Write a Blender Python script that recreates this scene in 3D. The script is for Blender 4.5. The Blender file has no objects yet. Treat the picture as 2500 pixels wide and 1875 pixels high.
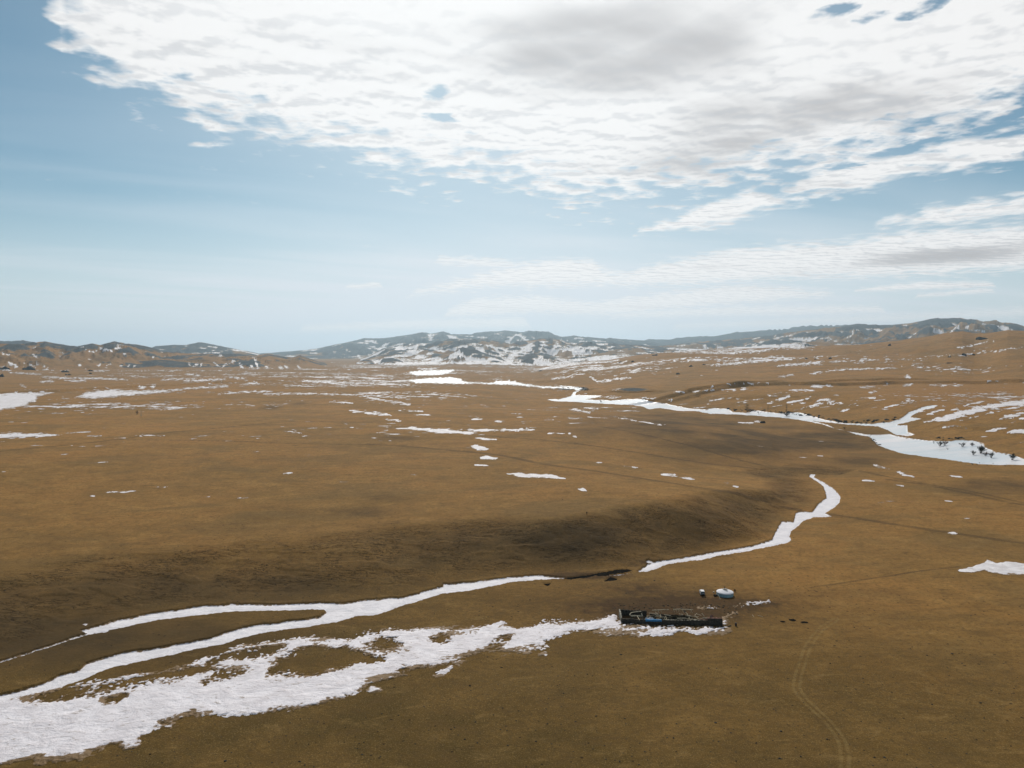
import bpy, bmesh, math, random
import numpy as np
from mathutils import Vector, Matrix

# =====================================================================
# CAMERA, SKY, SUN, EXPOSURE
# =====================================================================
C = bpy.context.scene
COL = C.collection
CAM_H = 95.0
F = 1753.0                      # focal length in photo pixels (2500 wide)
CX, CY, YH = 1250.0, 937.5, 862.0
PITCH = math.atan((CY - YH) / F)
cam_d = bpy.data.cameras.new("camera"); cam = bpy.data.objects.new("camera", cam_d)
COL.objects.link(cam); C.camera = cam
cam.location = (0, 0, CAM_H)
cam.rotation_euler = (math.pi / 2 - PITCH, 0, 0)
cam_d.sensor_width = 36.0; cam_d.lens = 36.0 * F / 2500.0
cam_d.clip_start = 0.5; cam_d.clip_end = 120000.0

SUN_EL, SUN_AZ = math.radians(38), math.radians(-4)      # azimuth from +Y towards +X
SUN_STR, SKY_STR, EXPO = 3.05, 0.082, 0.0
HAZE_D = 4.2e-5
sd = bpy.data.lights.new("sun", 'SUN'); so = bpy.data.objects.new("sun", sd); COL.objects.link(so)
sd.energy = SUN_STR; sd.angle = math.radians(0.53); sd.color = (1.0, 0.94, 0.86)
sdir = Vector((math.sin(SUN_AZ) * math.cos(SUN_EL), math.cos(SUN_AZ) * math.cos(SUN_EL), math.sin(SUN_EL)))
so.rotation_euler = sdir.to_track_quat('Z', 'Y').to_euler(); so.location = (0, 0, 300)
C.view_settings.view_transform = 'Standard'; C.view_settings.look = 'None'
C.view_settings.exposure = EXPO; C.view_settings.gamma = 1.0


def ray(px, py):
    """photo pixel -> azimuth (from +Y) and tangent of elevation"""
    px = np.asarray(px, float); py = np.asarray(py, float)
    sx = (px - CX) / F; sy = (CY - py) / F
    cp, sp = math.cos(PITCH), math.sin(PITCH)
    dy = cp + sy * sp; dz = -sp + sy * cp
    return np.arctan2(sx, dy), dz / np.hypot(sx, dy)


def project(x, y, z):
    cp, sp = math.cos(PITCH), math.sin(PITCH)
    dz = z - CAM_H
    dep = y * cp - dz * sp
    dep = np.where(dep < 1.0, 1.0, dep)
    up = y * sp + dz * cp
    return CX + F * x / dep, CY - F * up / dep


class G:
    """small helper for node graphs"""
    def __init__(s, nt):
        s.nt = nt; nt.nodes.clear()
    def n(s, t, **kw):
        x = s.nt.nodes.new(t)
        for k, v in kw.items():
            setattr(x, k, v)
        return x
    def lk(s, a, b):
        s.nt.links.new(a, b)
    def put(s, sock, v):
        if isinstance(v, bpy.types.NodeSocket): s.lk(v, sock)
        elif v is not None:
            if hasattr(sock.default_value, '__len__') and not hasattr(v, '__len__'): v = (v, v, v)
            sock.default_value = v
    def m(s, op, a, b=None, c=None, clamp=False):
        x = s.n('ShaderNodeMath', operation=op); x.use_clamp = clamp
        s.put(x.inputs[0], a)
        if b is not None: s.put(x.inputs[1], b)
        if c is not None: s.put(x.inputs[2], c)
        return x.outputs[0]
    def ss(s, v, a, b, o0=0.0, o1=1.0, mode='SMOOTHSTEP'):
        x = s.n('ShaderNodeMapRange', interpolation_type=mode)
        s.put(x.inputs[0], v)
        for i, q in enumerate((a, b, o0, o1)): s.put(x.inputs[i + 1], q)
        return x.outputs[0]
    def noise(s, vec, scale, det=4, rough=0.5, dist=0.0, dim='3D'):
        x = s.n('ShaderNodeTexNoise', noise_dimensions=dim)
        s.put(x.inputs['Vector'], vec)
        x.inputs['Scale'].default_value = scale; x.inputs['Detail'].default_value = det
        x.inputs['Roughness'].default_value = rough; x.inputs['Distortion'].default_value = dist
        return x.outputs[0]
    def mix(s, f, a, b, mode='MIX'):
        x = s.n('ShaderNodeMix', data_type='RGBA', blend_type=mode)
        s.put(x.inputs[0], f)
        for sock, v in ((x.inputs[6], a), (x.inputs[7], b)):
            if isinstance(v, tuple) and len(v) == 3: v = v + (1.0,)
            s.put(sock, v)
        return x.outputs[2]
    def vscale(s, v, sc):
        x = s.n('ShaderNodeMapping'); s.put(x.inputs[0], v); x.inputs['Scale'].default_value = sc
        return x.outputs[0]
    def curve(s, v, pts):
        x = s.n('ShaderNodeFloatCurve'); s.put(x.inputs['Value'], v)
        c = x.mapping.curves[0]
        pts = sorted(pts)
        c.points[0].location = pts[0]; c.points[1].location = pts[-1]
        for p in pts[1:-1]: c.points.new(*p)
        for p in c.points: p.handle_type = 'VECTOR'
        x.mapping.extend = 'HORIZONTAL'
        x.mapping.update()
        return x.outputs[0]


world = bpy.data.worlds.new("World"); C.world = world; world.use_nodes = True
g = G(world.node_tree)
sky = g.n('ShaderNodeTexSky', sky_type='NISHITA'); sky.sun_disc = False
sky.sun_elevation = SUN_EL; sky.sun_rotation = SUN_AZ
sky.altitude = 1400; sky.air_density = 1.0; sky.dust_density = 1.2; sky.ozone_density = 1.6
tc = g.n('ShaderNodeTexCoord'); D = tc.outputs['Generated']
sep = g.n('ShaderNodeSeparateXYZ'); g.lk(D, sep.inputs[0]); dx, dy, dz = sep.outputs
az = g.m('ARCTAN2', dx, dy)
el = g.m('ARCSINE', dz)
zc = g.m('MAXIMUM', dz, 0.012)
zc = g.m('ADD', zc, 0.02)
cmb = g.n('ShaderNodeCombineXYZ'); g.lk(g.m('DIVIDE', dx, zc), cmb.inputs[0]); g.lk(g.m('DIVIDE', dy, zc), cmb.inputs[1])
P = cmb.outputs[0]
AZ0, AZ1 = -0.80, 0.80
azn = g.ss(az, AZ0, AZ1, 0, 1, 'LINEAR')
rot = g.n('ShaderNodeMapping'); g.lk(P, rot.inputs[0]); rot.inputs['Rotation'].default_value = (0, 0, math.radians(-28))
Pr = rot.outputs[0]
Ps = g.vscale(Pr, (0.45, 1.0, 1.0))
n_puff = g.noise(P, 7.0, 6, 0.52, 0.10)
n_mid = g.noise(Ps, 3.6, 5, 0.55, 0.3)
n_big = g.noise(Ps, 1.15, 4, 0.5, 0.4)
LOFF = g.n('ShaderNodeVectorMath', operation='ADD'); g.lk(P, LOFF.inputs[0]); LOFF.inputs[1].default_value = (0.0, -0.040, 0.0)
n_puff2 = g.noise(LOFF.outputs[0], 7.0, 4, 0.48, 0.10)
relief = g.m('SUBTRACT', n_puff, n_puff2)
n_rip = g.noise(g.vscale(Pr, (0.42, 1.0, 1.0)), 2.6, 3, 0.45, 0.2)
n_str = g.noise(g.vscale(Pr, (0.32, 1.0, 1.0)), 0.9, 4, 0.5, 0.5)


def cpts(pts):
    out = []
    for x, y in pts:
        a, t = ray(x, y)
        out.append((float((a - AZ0) / (AZ1 - AZ0)), float(math.atan(t)) + 0.12))
    return out


el12 = g.m('ADD', el, 0.12)


def bank(lo, hi, amp_p, amp_m, soft, strength=1.0):
    lo_c = cpts(lo); s = g.m('SUBTRACT', el12, g.curve(azn, [(0.0, lo_c[0][1])] * (lo_c[0][0] > 0.01) + lo_c))
    if hi is not None:
        h = cpts(hi)
        h = [(max(0, h[0][0] - 0.012), h[0][1] - 0.03)] + h
        if h[-1][0] < 0.94: h = h + [(h[-1][0] + 0.012, h[-1][1] - 0.03)]
        s = g.m('MINIMUM', s, g.m('SUBTRACT', g.curve(azn, h), el12))
    nn = g.m('ADD', g.m('MULTIPLY', g.m('SUBTRACT', n_puff, 0.5), amp_p), g.m('MULTIPLY', g.m('SUBTRACT', n_mid, 0.5), amp_m))
    s2 = g.m('ADD', s, nn)
    return g.ss(s2, -soft, soft, 0.0, strength), s


PX = 1 / F
main_lo = [(-500, -500), (60, -180), (110, 0), (150, 60), (150, 105), (240, 160), (370, 205), (440, 240), (480, 300), (560, 296), (620, 285),
           (700, 325), (850, 350), (930, 385), (1010, 410), (1100, 408), (1220, 400), (1290, 435), (1350, 462), (1440, 470), (1530, 455), (1700, 450),
           (1830, 420), (1900, 400), (2040, 395), (2140, 360), (2260, 330), (2370, 285), (2440, 262), (2500, 240), (2700, 200), (3200, 160)]
B = []
a_main, s_main = bank(main_lo, None, 0.21, 0.08, 0.026)
B.append(a_main)
for lo, hi, ap, am, sf, st in [
    ([(1905, 466), (2000, 472), (2100, 462), (2210, 424), (2340, 408), (2440, 402), (2500, 378), (2800, 340)],
     [(1905, 458), (2000, 412), (2180, 376), (2350, 340), (2500, 318), (2800, 250)], 0.055, 0.016, 0.008, 1.0),
    ([(1560, 567), (1690, 557), (1780, 548), (1850, 512), (1965, 487)],
     [(1560, 564), (1660, 528), (1760, 482), (1850, 468), (1965, 480)], 0.042, 0.010, 0.007, 1.0),
    ([(2150, 548), (2300, 547), (2400, 531), (2500, 522), (2800, 470)],
     [(2150, 542), (2300, 507), (2420, 490), (2500, 474), (2800, 420)], 0.045, 0.012, 0.008, 1.0),
    ([(1010, 716), (1200, 697), (1500, 694), (1700, 692), (1900, 677), (2100, 674), (2300, 667), (2500, 654), (2800, 640)],
     [(1010, 713), (1100, 690), (1250, 648), (1330, 638), (1450, 636), (1470, 660), (1530, 668), (1650, 635), (1800, 612), (1900, 600), (2100, 588), (2200, 568), (2350, 558), (2500, 552), (2800, 520)],
     0.034, 0.016, 0.008, 1.0),
    ([(848, 703), (925, 700)], [(848, 697), (890, 692), (925, 688)], 0.010, 0.0, 0.003, 0.8),
    ([(1070, 640), (1250, 655)], [(1070, 628), (1150, 626), (1250, 638)], 0.022, 0.004, 0.004, 0.7),
    ([(1700, 628), (1910, 612)], [(1700, 622), (1800, 606), (1910, 600)], 0.022, 0.004, 0.004, 0.8),
    ([(1100, 772), (1300, 762), (1500, 768), (1700, 748), (1850, 735), (2030, 718)],
     [(1100, 752), (1170, 728), (1300, 724), (1450, 738), (1700, 706), (1800, 694), (1880, 700), (2030, 712)], 0.026, 0.014, 0.006, 0.95),
    ([(2090, 711), (2250, 705), (2420, 700)], [(2090, 706), (2250, 688), (2420, 688)], 0.012, 0.0, 0.003, 1.0),
    ([(2240, 725), (2420, 712)], [(2240, 720), (2420, 703)], 0.010, 0.0, 0.003, 0.95),
    ([(740, 808), (1000, 802), (1280, 800)], [(740, 796), (1000, 782), (1280, 775)], 0.02, 0.01, 0.005, 0.85),
    ([(1500, 775), (1800, 768), (2150, 762)], [(1500, 762), (1800, 748), (2150, 748)], 0.02, 0.01, 0.005, 0.85),
    ([(1650, 800), (1950, 792), (2500, 770), (2800, 760)], [(1650, 794), (1950, 780), (2500, 752), (2800, 742)], 0.02, 0.01, 0.006, 0.7),
]:
    B.append(bank(lo, hi, ap, am, sf, st)[0])
al = B[0]
for b in B[1:]: al = g.m('MAXIMUM', al, b)
# holes and a few openings in the deck
def blob(px, py, rx, ry, tilt=0.0):
    a, t = ray(px, py); e = math.atan(t)
    u = g.m('DIVIDE', g.m('SUBTRACT', az, float(a)), rx * PX)
    ev = g.m('SUBTRACT', el, float(e))
    ev = g.m('SUBTRACT', ev, g.m('MULTIPLY', g.m('SUBTRACT', az, float(a)), tilt))
    v = g.m('DIVIDE', ev, ry * PX)
    q = g.m('ADD', g.m('MULTIPLY', u, u), g.m('MULTIPLY', v, v))
    return g.m('EXPONENT', g.m('MULTIPLY', q, -1.0))
hole = blob(1075, 232, 42, 24)
for h in [(1085, 285, 60, 12, 0.0), (2030, 30, 70, 16, 0.15), (2130, 42, 60, 12, 0.15), (2260, 12, 55, 20, 0.2), (2475, 285, 60, 24, 0.2), (2350, 322, 140, 8, 0.12), (2060, 408, 70, 9, 0.02)]:
    hole = g.m('MAXIMUM', hole, blob(*h))
hgate = g.ss(hole, 0.08, 0.40)
hole = g.m('MULTIPLY', hgate, g.m('ADD', g.m('MULTIPLY', hole, 0.95), g.m('MULTIPLY', g.m('SUBTRACT', n_puff, 0.5), -4.5)))
al = g.m('MULTIPLY', al, g.m('SUBTRACT', 1.0, g.ss(hole, 0.45, 1.15)))
# thin high veil
veil = g.m('MULTIPLY', g.ss(n_str, 0.36, 0.80), g.ss(el, 0.01, 0.10))
veil = g.m('MULTIPLY', veil, g.ss(el, 0.42, 0.20))
veil = g.m('MULTIPLY', veil, 0.26)
glow_az = g.m('DIVIDE', g.m('SUBTRACT', az, 0.02), 0.42)
glow = g.m('EXPONENT', g.m('MULTIPLY', g.m('MULTIPLY', glow_az, glow_az), -1.0))
veil = g.m('ADD', veil, g.m('MULTIPLY', glow, 0.48))
veil = g.m('ADD', veil, g.m('MULTIPLY', g.ss(el, 0.23, -0.02), 0.92))
# cloud shade: thick parts are grey, thin parts bright
thick = g.ss(s_main, 0.02, 0.16)
gz = blob(1560, 150, 320, 75, 0.16)
for q in [(1480, 100, 240, 80, 0.1), (1330, 150, 160, 60, 0.0), (1900, 320, 330, 38, 0.17), (1740, 300, 160, 50, 0.1), (2300, 200, 260, 50, 0.2), (2350, 620, 230, 17, 0.05), (1400, 60, 300, 50, 0.0), (2100, 220, 300, 40, 0.22)]:
    gz = g.m('MAXIMUM', gz, g.m('MULTIPLY', blob(*q), 0.62 if q[0] > 1700 and q[1] < 500 else 1.0))
grey = g.m('ADD', g.m('MULTIPLY', gz, 0.95), g.m('MULTIPLY', g.m('SUBTRACT', n_big, 0.5), 1.5))
grey = g.m('ADD', grey, g.m('MULTIPLY', g.m('SUBTRACT', n_mid, 0.5), 0.35))
grey = g.m('ADD', grey, g.m('MULTIPLY', g.m('SUBTRACT', n_rip, 0.5), g.ss(el, 0.05, 0.25, 0.35, 1.5)))
grey = g.m('ADD', grey, g.m('MULTIPLY', relief, g.ss(s_main, 0.0, 0.22, 1.0, 0.12)))
grey = g.ss(grey, 0.0, 1.1)
puffg = g.ss(relief, -0.02, 0.13)
puffg = g.m('MULTIPLY', puffg, g.ss(s_main, 0.22, 0.02, 0.12, 0.50))
ccol = g.mix(grey, (0.91, 0.905, 0.90), (0.50, 0.492, 0.498))
ccol = g.mix(puffg, ccol, (0.55, 0.57, 0.60))
skyc = g.mix(1.0, sky.outputs[0], (SKY_STR * 0.57, SKY_STR * 0.81, SKY_STR * 0.77), 'MULTIPLY')
c1 = g.mix(g.m('MINIMUM', veil, 1.0), skyc, (0.72, 0.775, 0.825))
al = g.m('MULTIPLY', al, g.m('MULTIPLY', g.ss(el, 1.0, 0.62, 0.25, 1.0), g.ss(g.m('ABSOLUTE', az), 1.5, 0.9, 0.30, 1.0)))
c2 = g.mix(al, c1, ccol)
bg = g.n('ShaderNodeBackground'); g.lk(c2, bg.inputs[0]); bg.inputs[1].default_value = 1.0
wo = g.n('ShaderNodeOutputWorld'); g.lk(bg.outputs[0], wo.inputs[0])

# =====================================================================
# NUMPY NOISE
# =====================================================================
_rg = np.random.RandomState(7)
_PERM = _rg.permutation(4096).astype(np.int32)
_ANG = _rg.rand(4096) * 2 * math.pi
_GX = np.cos(_ANG).astype(np.float32); _GY = np.sin(_ANG).astype(np.float32)


def perlin(x, y, seed=0):
    x = np.asarray(x, np.float64); y = np.asarray(y, np.float64)
    ix = np.floor(x); iy = np.floor(y); fx = (x - ix).astype(np.float32); fy = (y - iy).astype(np.float32)
    ix = ix.astype(np.int32) + seed * 131; iy = iy.astype(np.int32) + seed * 57
    py0 = _PERM[iy & 4095]; py1 = _PERM[(iy + 1) & 4095]
    u = fx * fx * fx * (fx * (fx * 6 - 15) + 10); v = fy * fy * fy * (fy * (fy * 6 - 15) + 10)
    def gr(i, j, dx, dy):
        k_ = _PERM[(ix + i + (py1 if j else py0)) & 4095]
        return _GX[k_] * dx + _GY[k_] * dy
    a = gr(0, 0, fx, fy); b = gr(1, 0, fx - 1, fy); c = gr(0, 1, fx, fy - 1); d = gr(1, 1, fx - 1, fy - 1)
    r = a + u * (b - a); s = c + u * (d - c)
    return (r + v * (s - r)) * 1.5


def fbm(x, y, wl, octs=4, seed=0, gain=0.5):
    t = 0.0; amp = 1.0; s = 0.0; f = 1.0 / wl
    for i in range(octs):
        t = t + amp * perlin(x * f + 13.7 * i, y * f + 5.1 * i, seed + i); s += amp; amp *= gain; f *= 2.03
    return t / s


def ridged(x, y, wl, octs=4, seed=0):
    t = 0.0; amp = 1.0; s = 0.0; f = 1.0 / wl
    for i in range(octs):
        t = t + amp * (1 - 2 * np.abs(perlin(x * f + 3.7 * i, y * f + 9.1 * i, seed + i))); s += amp; amp *= 0.5; f *= 2.1
    return t / s


def sstep(v, a, b):
    t = np.clip((v - a) / (b - a), 0, 1); return t * t * (3 - 2 * t)


# =====================================================================
# POLAR GRID OF THE LAND
# =====================================================================
HF = CAM_H * F * 1024 / 2500
STEP = 0.52
rs = [3.0, 30, 60, 85, 100]
while rs[-1] < 17000:
    r = rs[-1]; rs.append(r + min(max(STEP * r * r / HF, 0.12), (0.0048 if r < 2000 else 0.0075) * r))
rs += [18500, 20500, 23000, 26000]
R = np.array(rs)
AD = math.radians(38.5); NA = 1260
azs = np.concatenate([np.linspace(-math.pi, -AD, 60)[:-1], np.linspace(-AD, AD, NA), np.linspace(AD, math.pi, 60)[1:-1]])
NR, NC = len(R), len(azs)
print("grid", NR, NC, NR * NC)
AZG, RG = np.meshgrid(azs, R)
X = RG * np.sin(AZG); Y = RG * np.cos(AZG)

# stream line of the valley foot (photo pixels at height 0) and the bench behind it
foot_px = [(-900, 1720), (-300, 1680), (0, 1600), (190, 1532), (350, 1495), (600, 1468), (800, 1463), (985, 1452), (1080, 1420), (1230, 1404), (1400, 1396), (1540, 1385), (1650, 1358), (1800, 1332), (1880, 1312),
           (1900, 1280), (1940, 1250), (1985, 1244), (2005, 1222), (2010, 1200), (1990, 1172), (1960, 1160)]
def flat(pts, z=0.0):
    a, t = ray([p[0] for p in pts], [p[1] for p in pts])
    r = (CAM_H - z) / -t
    return np.stack([r * np.sin(a), r * np.cos(a)], 1)
FT = flat(foot_px)


def seg_dist(px, py, pl):
    """distance to a polyline and parameter index"""
    best = np.full(px.shape, 1e18); par = np.zeros(px.shape)
    for i in range(len(pl) - 1):
        ax, ay = pl[i]; bx, by = pl[i + 1]
        vx, vy = bx - ax, by - ay; L = vx * vx + vy * vy + 1e-12
        t = np.clip(((px - ax) * vx + (py - ay) * vy) / L, 0, 1)
        d = (px - ax - t * vx) ** 2 + (py - ay - t * vy) ** 2
        k = d < best
        best = np.where(k, d, best); par = np.where(k, i + t, par)
    return np.sqrt(best), par


def inside(px, py, poly):
    res = np.zeros(px.shape, bool); n = len(poly); j = n - 1
    for i in range(n):
        xi, yi = poly[i]; xj, yj = poly[j]
        if yi != yj:
            c = ((yi > py) != (yj > py)) & (px < (xj - xi) * (py - yi) / (yj - yi) + xi)
            res ^= c
        j = i
    return res


# plateau polygon: foot line, then down the right flank along the river and away to the left
flank = flat([(1960, 1150), (2050, 1150), (2160, 1118), (2120, 1080), (1980, 1045), (1780, 1025), (1560, 1005), (1330, 995)], 3.0)
plat_poly = np.concatenate([FT, flank, np.array([[100, 2100], [-300, 2600], [-900, 3400], [-9000, 9000], [-20000, 3000], [-20000, -2000]])])
near = (RG < 3600)
Z = np.zeros_like(X)
xs, ys = X[near], Y[near]
df, pf = seg_dist(xs, ys, FT)
dk, pk = seg_dist(xs, ys, np.concatenate([FT[-1:], flank, np.array([[100, 2100], [-300, 2600], [-900, 3400]])]))
ins = inside(xs, ys, plat_poly)
# front: steep cut near the middle, gentle on the left and right
fa = np.arctan2(FT[:, 0], FT[:, 1]); fo = [0, 2, 4, 6, 8, 10, 12, 13, 14, 15, 17]
faz = fa[fo]; azn_ = AZG[near]
wid = np.interp(azn_, faz, [75, 75, 80, 76, 62, 52, 52, 48, 44, 46, 80])
hgt = np.interp(azn_, faz, [7, 7, 8, 9.5, 11.5, 14.5, 16, 15.5, 13.5, 10.5, 6])
wn = 1 + 0.35 * fbm(xs, ys, 60, 3, 5)
rise_f = sstep(df, 0.8, wid * 0 + 1.0) * 0 + np.clip(df / (wid * wn), 0, 1)
rise_f = 0.55 * np.sin(np.clip(rise_f, 0, 1) * math.pi / 2) ** 1.15 + 0.45 * sstep(rise_f, 0, 1)
rise_k = sstep(dk, 0, 230)
hh = np.minimum(hgt * rise_f + 0 * dk, 14 * rise_k + 0.0)
k = 1.6
hs = hgt * rise_f + (14 - hgt) * sstep(df, wid, wid + 420) * (hgt < 14); hk = 14 * rise_k
hh = np.where(ins, hs * hk / 14.0 * 1.0, 0.0)
Z[near] = hh
Z[~near] = np.where((AZG[~near] < -0.02), 14.0, 14.0 * 0)
# blend beyond
tb = sstep(RG, 2300, 3600)
zfar = 14 * sstep(-AZG, -0.05, 0.12)
Z = np.where(near, Z * (1 - tb) + zfar * tb, zfar)
# general undulation
und = fbm(X, Y, 420, 4, 11) * 2.6 * sstep(RG, 250, 900) + fbm(X, Y, 1500, 3, 21) * 9 * sstep(RG, 1500, 3500) + fbm(X, Y, 55, 3, 31) * 0.45
Z += und
# near-left dip where the braid spreads, near-right swell
# scarps --------------------------------------------------------------
def add_scarp(pts, h, wface, back, z0, z1=None):
    """low bank facing the camera: land steps up by h then eases back"""
    global Z
    pl = flat(pts, z0)
    if z1 is not None: pl = np.array([flat([p], z0 + (z1 - z0) * i / (len(pts) - 1))[0] for i, p in enumerate(pts)])
    a_pl = np.arctan2(pl[:, 0], pl[:, 1]); r_pl = np.hypot(pl[:, 0], pl[:, 1])
    o = np.argsort(a_pl); rr = np.interp(AZG, a_pl[o], r_pl[o])
    fade = sstep(AZG, a_pl.min(), a_pl.min() + 0.05) * sstep(-AZG, -a_pl.max(), -a_pl.max() + 0.05)
    rr = rr + 14 * fbm(X, Y, 90, 3, int(h * 7))
    d = RG - rr
    hv = h * (0.75 + 0.5 * fbm(X, Y, 160, 2, 3))
    Z += fade * hv * sstep(d, 0, wface) * (1 - sstep(d, wface, back))
add_scarp([(-100, 966), (0, 962), (150, 958), (260, 951), (340, 946), (480, 941), (600, 934), (720, 931)], 5.0, 9, 260, 12)
add_scarp([(1480, 962), (1600, 955), (1800, 946), (1900, 941), (2050, 938), (2200, 932), (2400, 929), (2600, 928)], 8.0, 13, 130, 22, 42)
add_scarp([(1550, 950), (1700, 944), (1900, 933), (2050, 926), (2200, 921), (2300, 918)], 6.5, 13, 200, 30, 44)
add_scarp([(1180, 930), (1240, 928), (1300, 932), (1400, 938), (1440, 942)], 5.0, 9, 200, 3)
add_scarp([(1340, 970), (1400, 966), (1500, 968), (1600, 975), (1750, 992), (1950, 1003), (2080, 1026), (2170, 1026)], 2.6, 6, 120, 0)
add_scarp([(2210, 1062), (2300, 1072), (2420, 1084), (2600, 1125)], 2.2, 5, 120, 0)
add_scarp([(560, 922), (650, 918), (740, 918)], 4.0, 12, 300, 12)

# right-hand bench beyond the river, then the long rise
def px_r(y, z): return (CAM_H - z) * F / (y - YH)
ra = sstep(AZG, 0.02, 0.28)
riv_r = np.interp(AZG, [-0.1, 0.05, 0.18, 0.28, 0.38, 0.46, 0.55, 0.7, 1.0], [1900, 1500, 1260, 1130, 1010, 860, 730, 600, 560])
dr_ = RG - riv_r
bench = ra * (30 * sstep(dr_, 10, 430) * (1 + 0.12 * fbm(X, Y, 240, 3, 41)))
Z += bench

# ranges of hills ------------------------------------------------------
LAYERS = [
 # key, distance, front width, back width, silhouette, spur amp, snow, rock
 ('L', 5300, 1250, 1700, [(-2600, 850), (-900, 830), (-300, 836), (0, 838), (60, 840), (110, 833), (150, 841), (187, 846), (225, 838), (245, 842), (278, 833), (300, 838), (330, 840), (370, 848), (395, 857), (450, 862), (520, 864), (580, 863), (620, 868), (655, 863), (690, 870), (715, 872), (733, 866), (755, 875), (790, 887), (830, 898), (860, 905)]),
 ('L', 4500, 420, 900, [(-400, 872), (-100, 868), (60, 876), (150, 880), (220, 889), (250, 885), (330, 882), (400, 878), (470, 886), (520, 890), (560, 884), (620, 880), (660, 888), (720, 891), (780, 896), (815, 902)]),
 ('L', 9500, 2500, 3000, [(-2600, 845), (-500, 835), (0, 832), (60, 831), (85, 836), (200, 852), (300, 858), (370, 849), (380, 845), (420, 842), (455, 842), (485, 835), (510, 838), (550, 847), (590, 855), (605, 857), (640, 865), (680, 868), (720, 880)]),
 ('M', 13500, 3600, 3000, [(560, 880), (600, 867), (640, 862), (680, 860), (740, 855), (770, 851), (800, 845), (850, 835), (890, 825), (940, 826), (1010, 815), (1040, 811), (1050, 815), (1083, 809), (1100, 816), (1150, 817), (1185, 809), (1220, 809), (1232, 806), (1275, 813), (1310, 808), (1350, 816), (1370, 822), (1400, 821), (1420, 824), (1436, 822), (1480, 827), (1490, 824), (1520, 828), (1575, 831), (1620, 840), (1700, 850)]),
 ('M', 8300, 2500, 2200, [(830, 900), (860, 888), (895, 872), (935, 852), (990, 840), (1050, 838), (1080, 832), (1100, 826), (1150, 828), (1180, 826), (1225, 834), (1245, 840), (1270, 833), (1300, 830), (1345, 825), (1400, 838), (1430, 835), (1450, 837), (1500, 840), (1560, 842), (1620, 846), (1700, 852), (1800, 862)]),
 ('M', 5900, 480, 800, [(855, 897), (870, 886), (888, 877), (905, 880), (922, 889), (935, 875), (960, 873), (990, 884), (1030, 890), (1060, 888), (1090, 872), (1130, 846), (1160, 852), (1200, 868), (1240, 880), (1270, 870), (1300, 862), (1330, 868), (1380, 880), (1450, 884), (1500, 890), (1560, 900)]),
 ('R', 15500, 2500, 1500, [(1540, 845), (1575, 830), (1588, 826), (1600, 828), (1640, 829), (1680, 822), (1710, 820), (1740, 820), (1810, 811), (1885, 803), (1915, 802), (1955, 795), (2020, 792), (2035, 793), (2070, 792), (2120, 800), (2200, 820)]),
 ('R', 10000, 3300, 2500, [(1560, 848), (1650, 840), (1750, 832), (1850, 822), (1950, 808), (2050, 797), (2095, 789), (2120, 792), (2180, 793), (2220, 789), (2265, 781), (2290, 777), (2345, 776), (2370, 781), (2400, 788), (2415, 788), (2430, 785), (2445, 790), (2480, 794), (2500, 799), (2700, 806), (3600, 830)]),
 ('R', 6500, 1500, 1500, [(1640, 862), (1760, 852), (1850, 845), (1920, 838), (1980, 832), (2060, 842), (2140, 833), (2200, 830), (2300, 822), (2500, 815), (2700, 812), (3600, 830)]),
 ('R', 3900, 2300, 1600, [(1480, 880), (1560, 866), (1690, 856), (1800, 852), (1950, 847), (2100, 842), (2200, 832), (2270, 823), (2330, 812), (2350, 811), (2380, 816), (2420, 814), (2460, 807), (2500, 809), (2700, 800), (3600, 820)]),
]
base = Z.copy()
best = np.zeros_like(Z); LID = np.zeros(Z.shape, np.int8) - 1; SFR = np.ones_like(Z)
for li, (key, Dm, wf, wb, sil) in enumerate(LAYERS):
    a, t = ray([p[0] for p in sil], [p[1] for p in sil])
    Dl = Dm * (1 + 0.07 * fbm(AZG * 9 + 50 * li, AZG * 0, 1, 3, 50 + li))
    Zc = CAM_H + Dl * np.interp(AZG, a, t)
    fade = sstep(AZG, a[0] - 0.12, a[0]) * sstep(-AZG, -a[-1] - 0.12, -a[-1])
    jag = fbm(AZG * 60, AZG * 0 + li, 1, 4, 70 + li) * Dm * 0.0006 * (0.5 if Dm == 3900 else 1)
    Zc = Zc + jag
    wfv = wf * (1 + (0.45 if Dm != 3900 else 0.0) * fbm(X, Y, wf * 1.1, 2, 90 + li))
    s = np.where(RG < Dl, (Dl - RG) / wfv, (RG - Dl) / wb)
    s = np.clip(s, 0, 1)
    expo = 1.0 if Dm == 3900 else 1.35
    prof = (1 - s) ** (expo * (1 + 0.5 * fbm(X, Y, wf * 0.5, 2, 170 + li))) if Dm != 3900 else 1 - sstep(s, 0, 1)
    wl = max(260.0, Dm * 0.075)
    sp = ridged(X + 0.3 * Y, Y * 0.45, wl, 5, 110 + li)
    hgt_l = (Zc - base) * fade
    env = np.clip(s * (1 - s) * 4, 0, 1) * (RG < Dl) + 0.35 * (RG >= Dl) * np.clip(s * 3, 0, 1)
    amp = 0.60 if Dm != 3900 else 0.14
    hz = hgt_l * prof * (1 + amp * env * (sp - 0.25)) + env * fbm(X, Y, wl * 0.25, 4, 130 + li) * np.abs(hgt_l) * (0.20 if Dm != 3900 else 0.02) + env * (ridged(X * 1.0 + 0.5 * Y, Y * 0.6, wl * 0.38, 4, 150 + li) - 0.2) * np.abs(hgt_l) * (0.14 if Dm != 3900 else 0.0)
    hz = np.where(hgt_l > 0, hz, 0)
    kk = hz > best
    best = np.where(kk, hz, best); LID[kk & (hz > 2.5)] = li; SFR = np.where(kk, s, SFR)
Z = base + best

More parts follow.
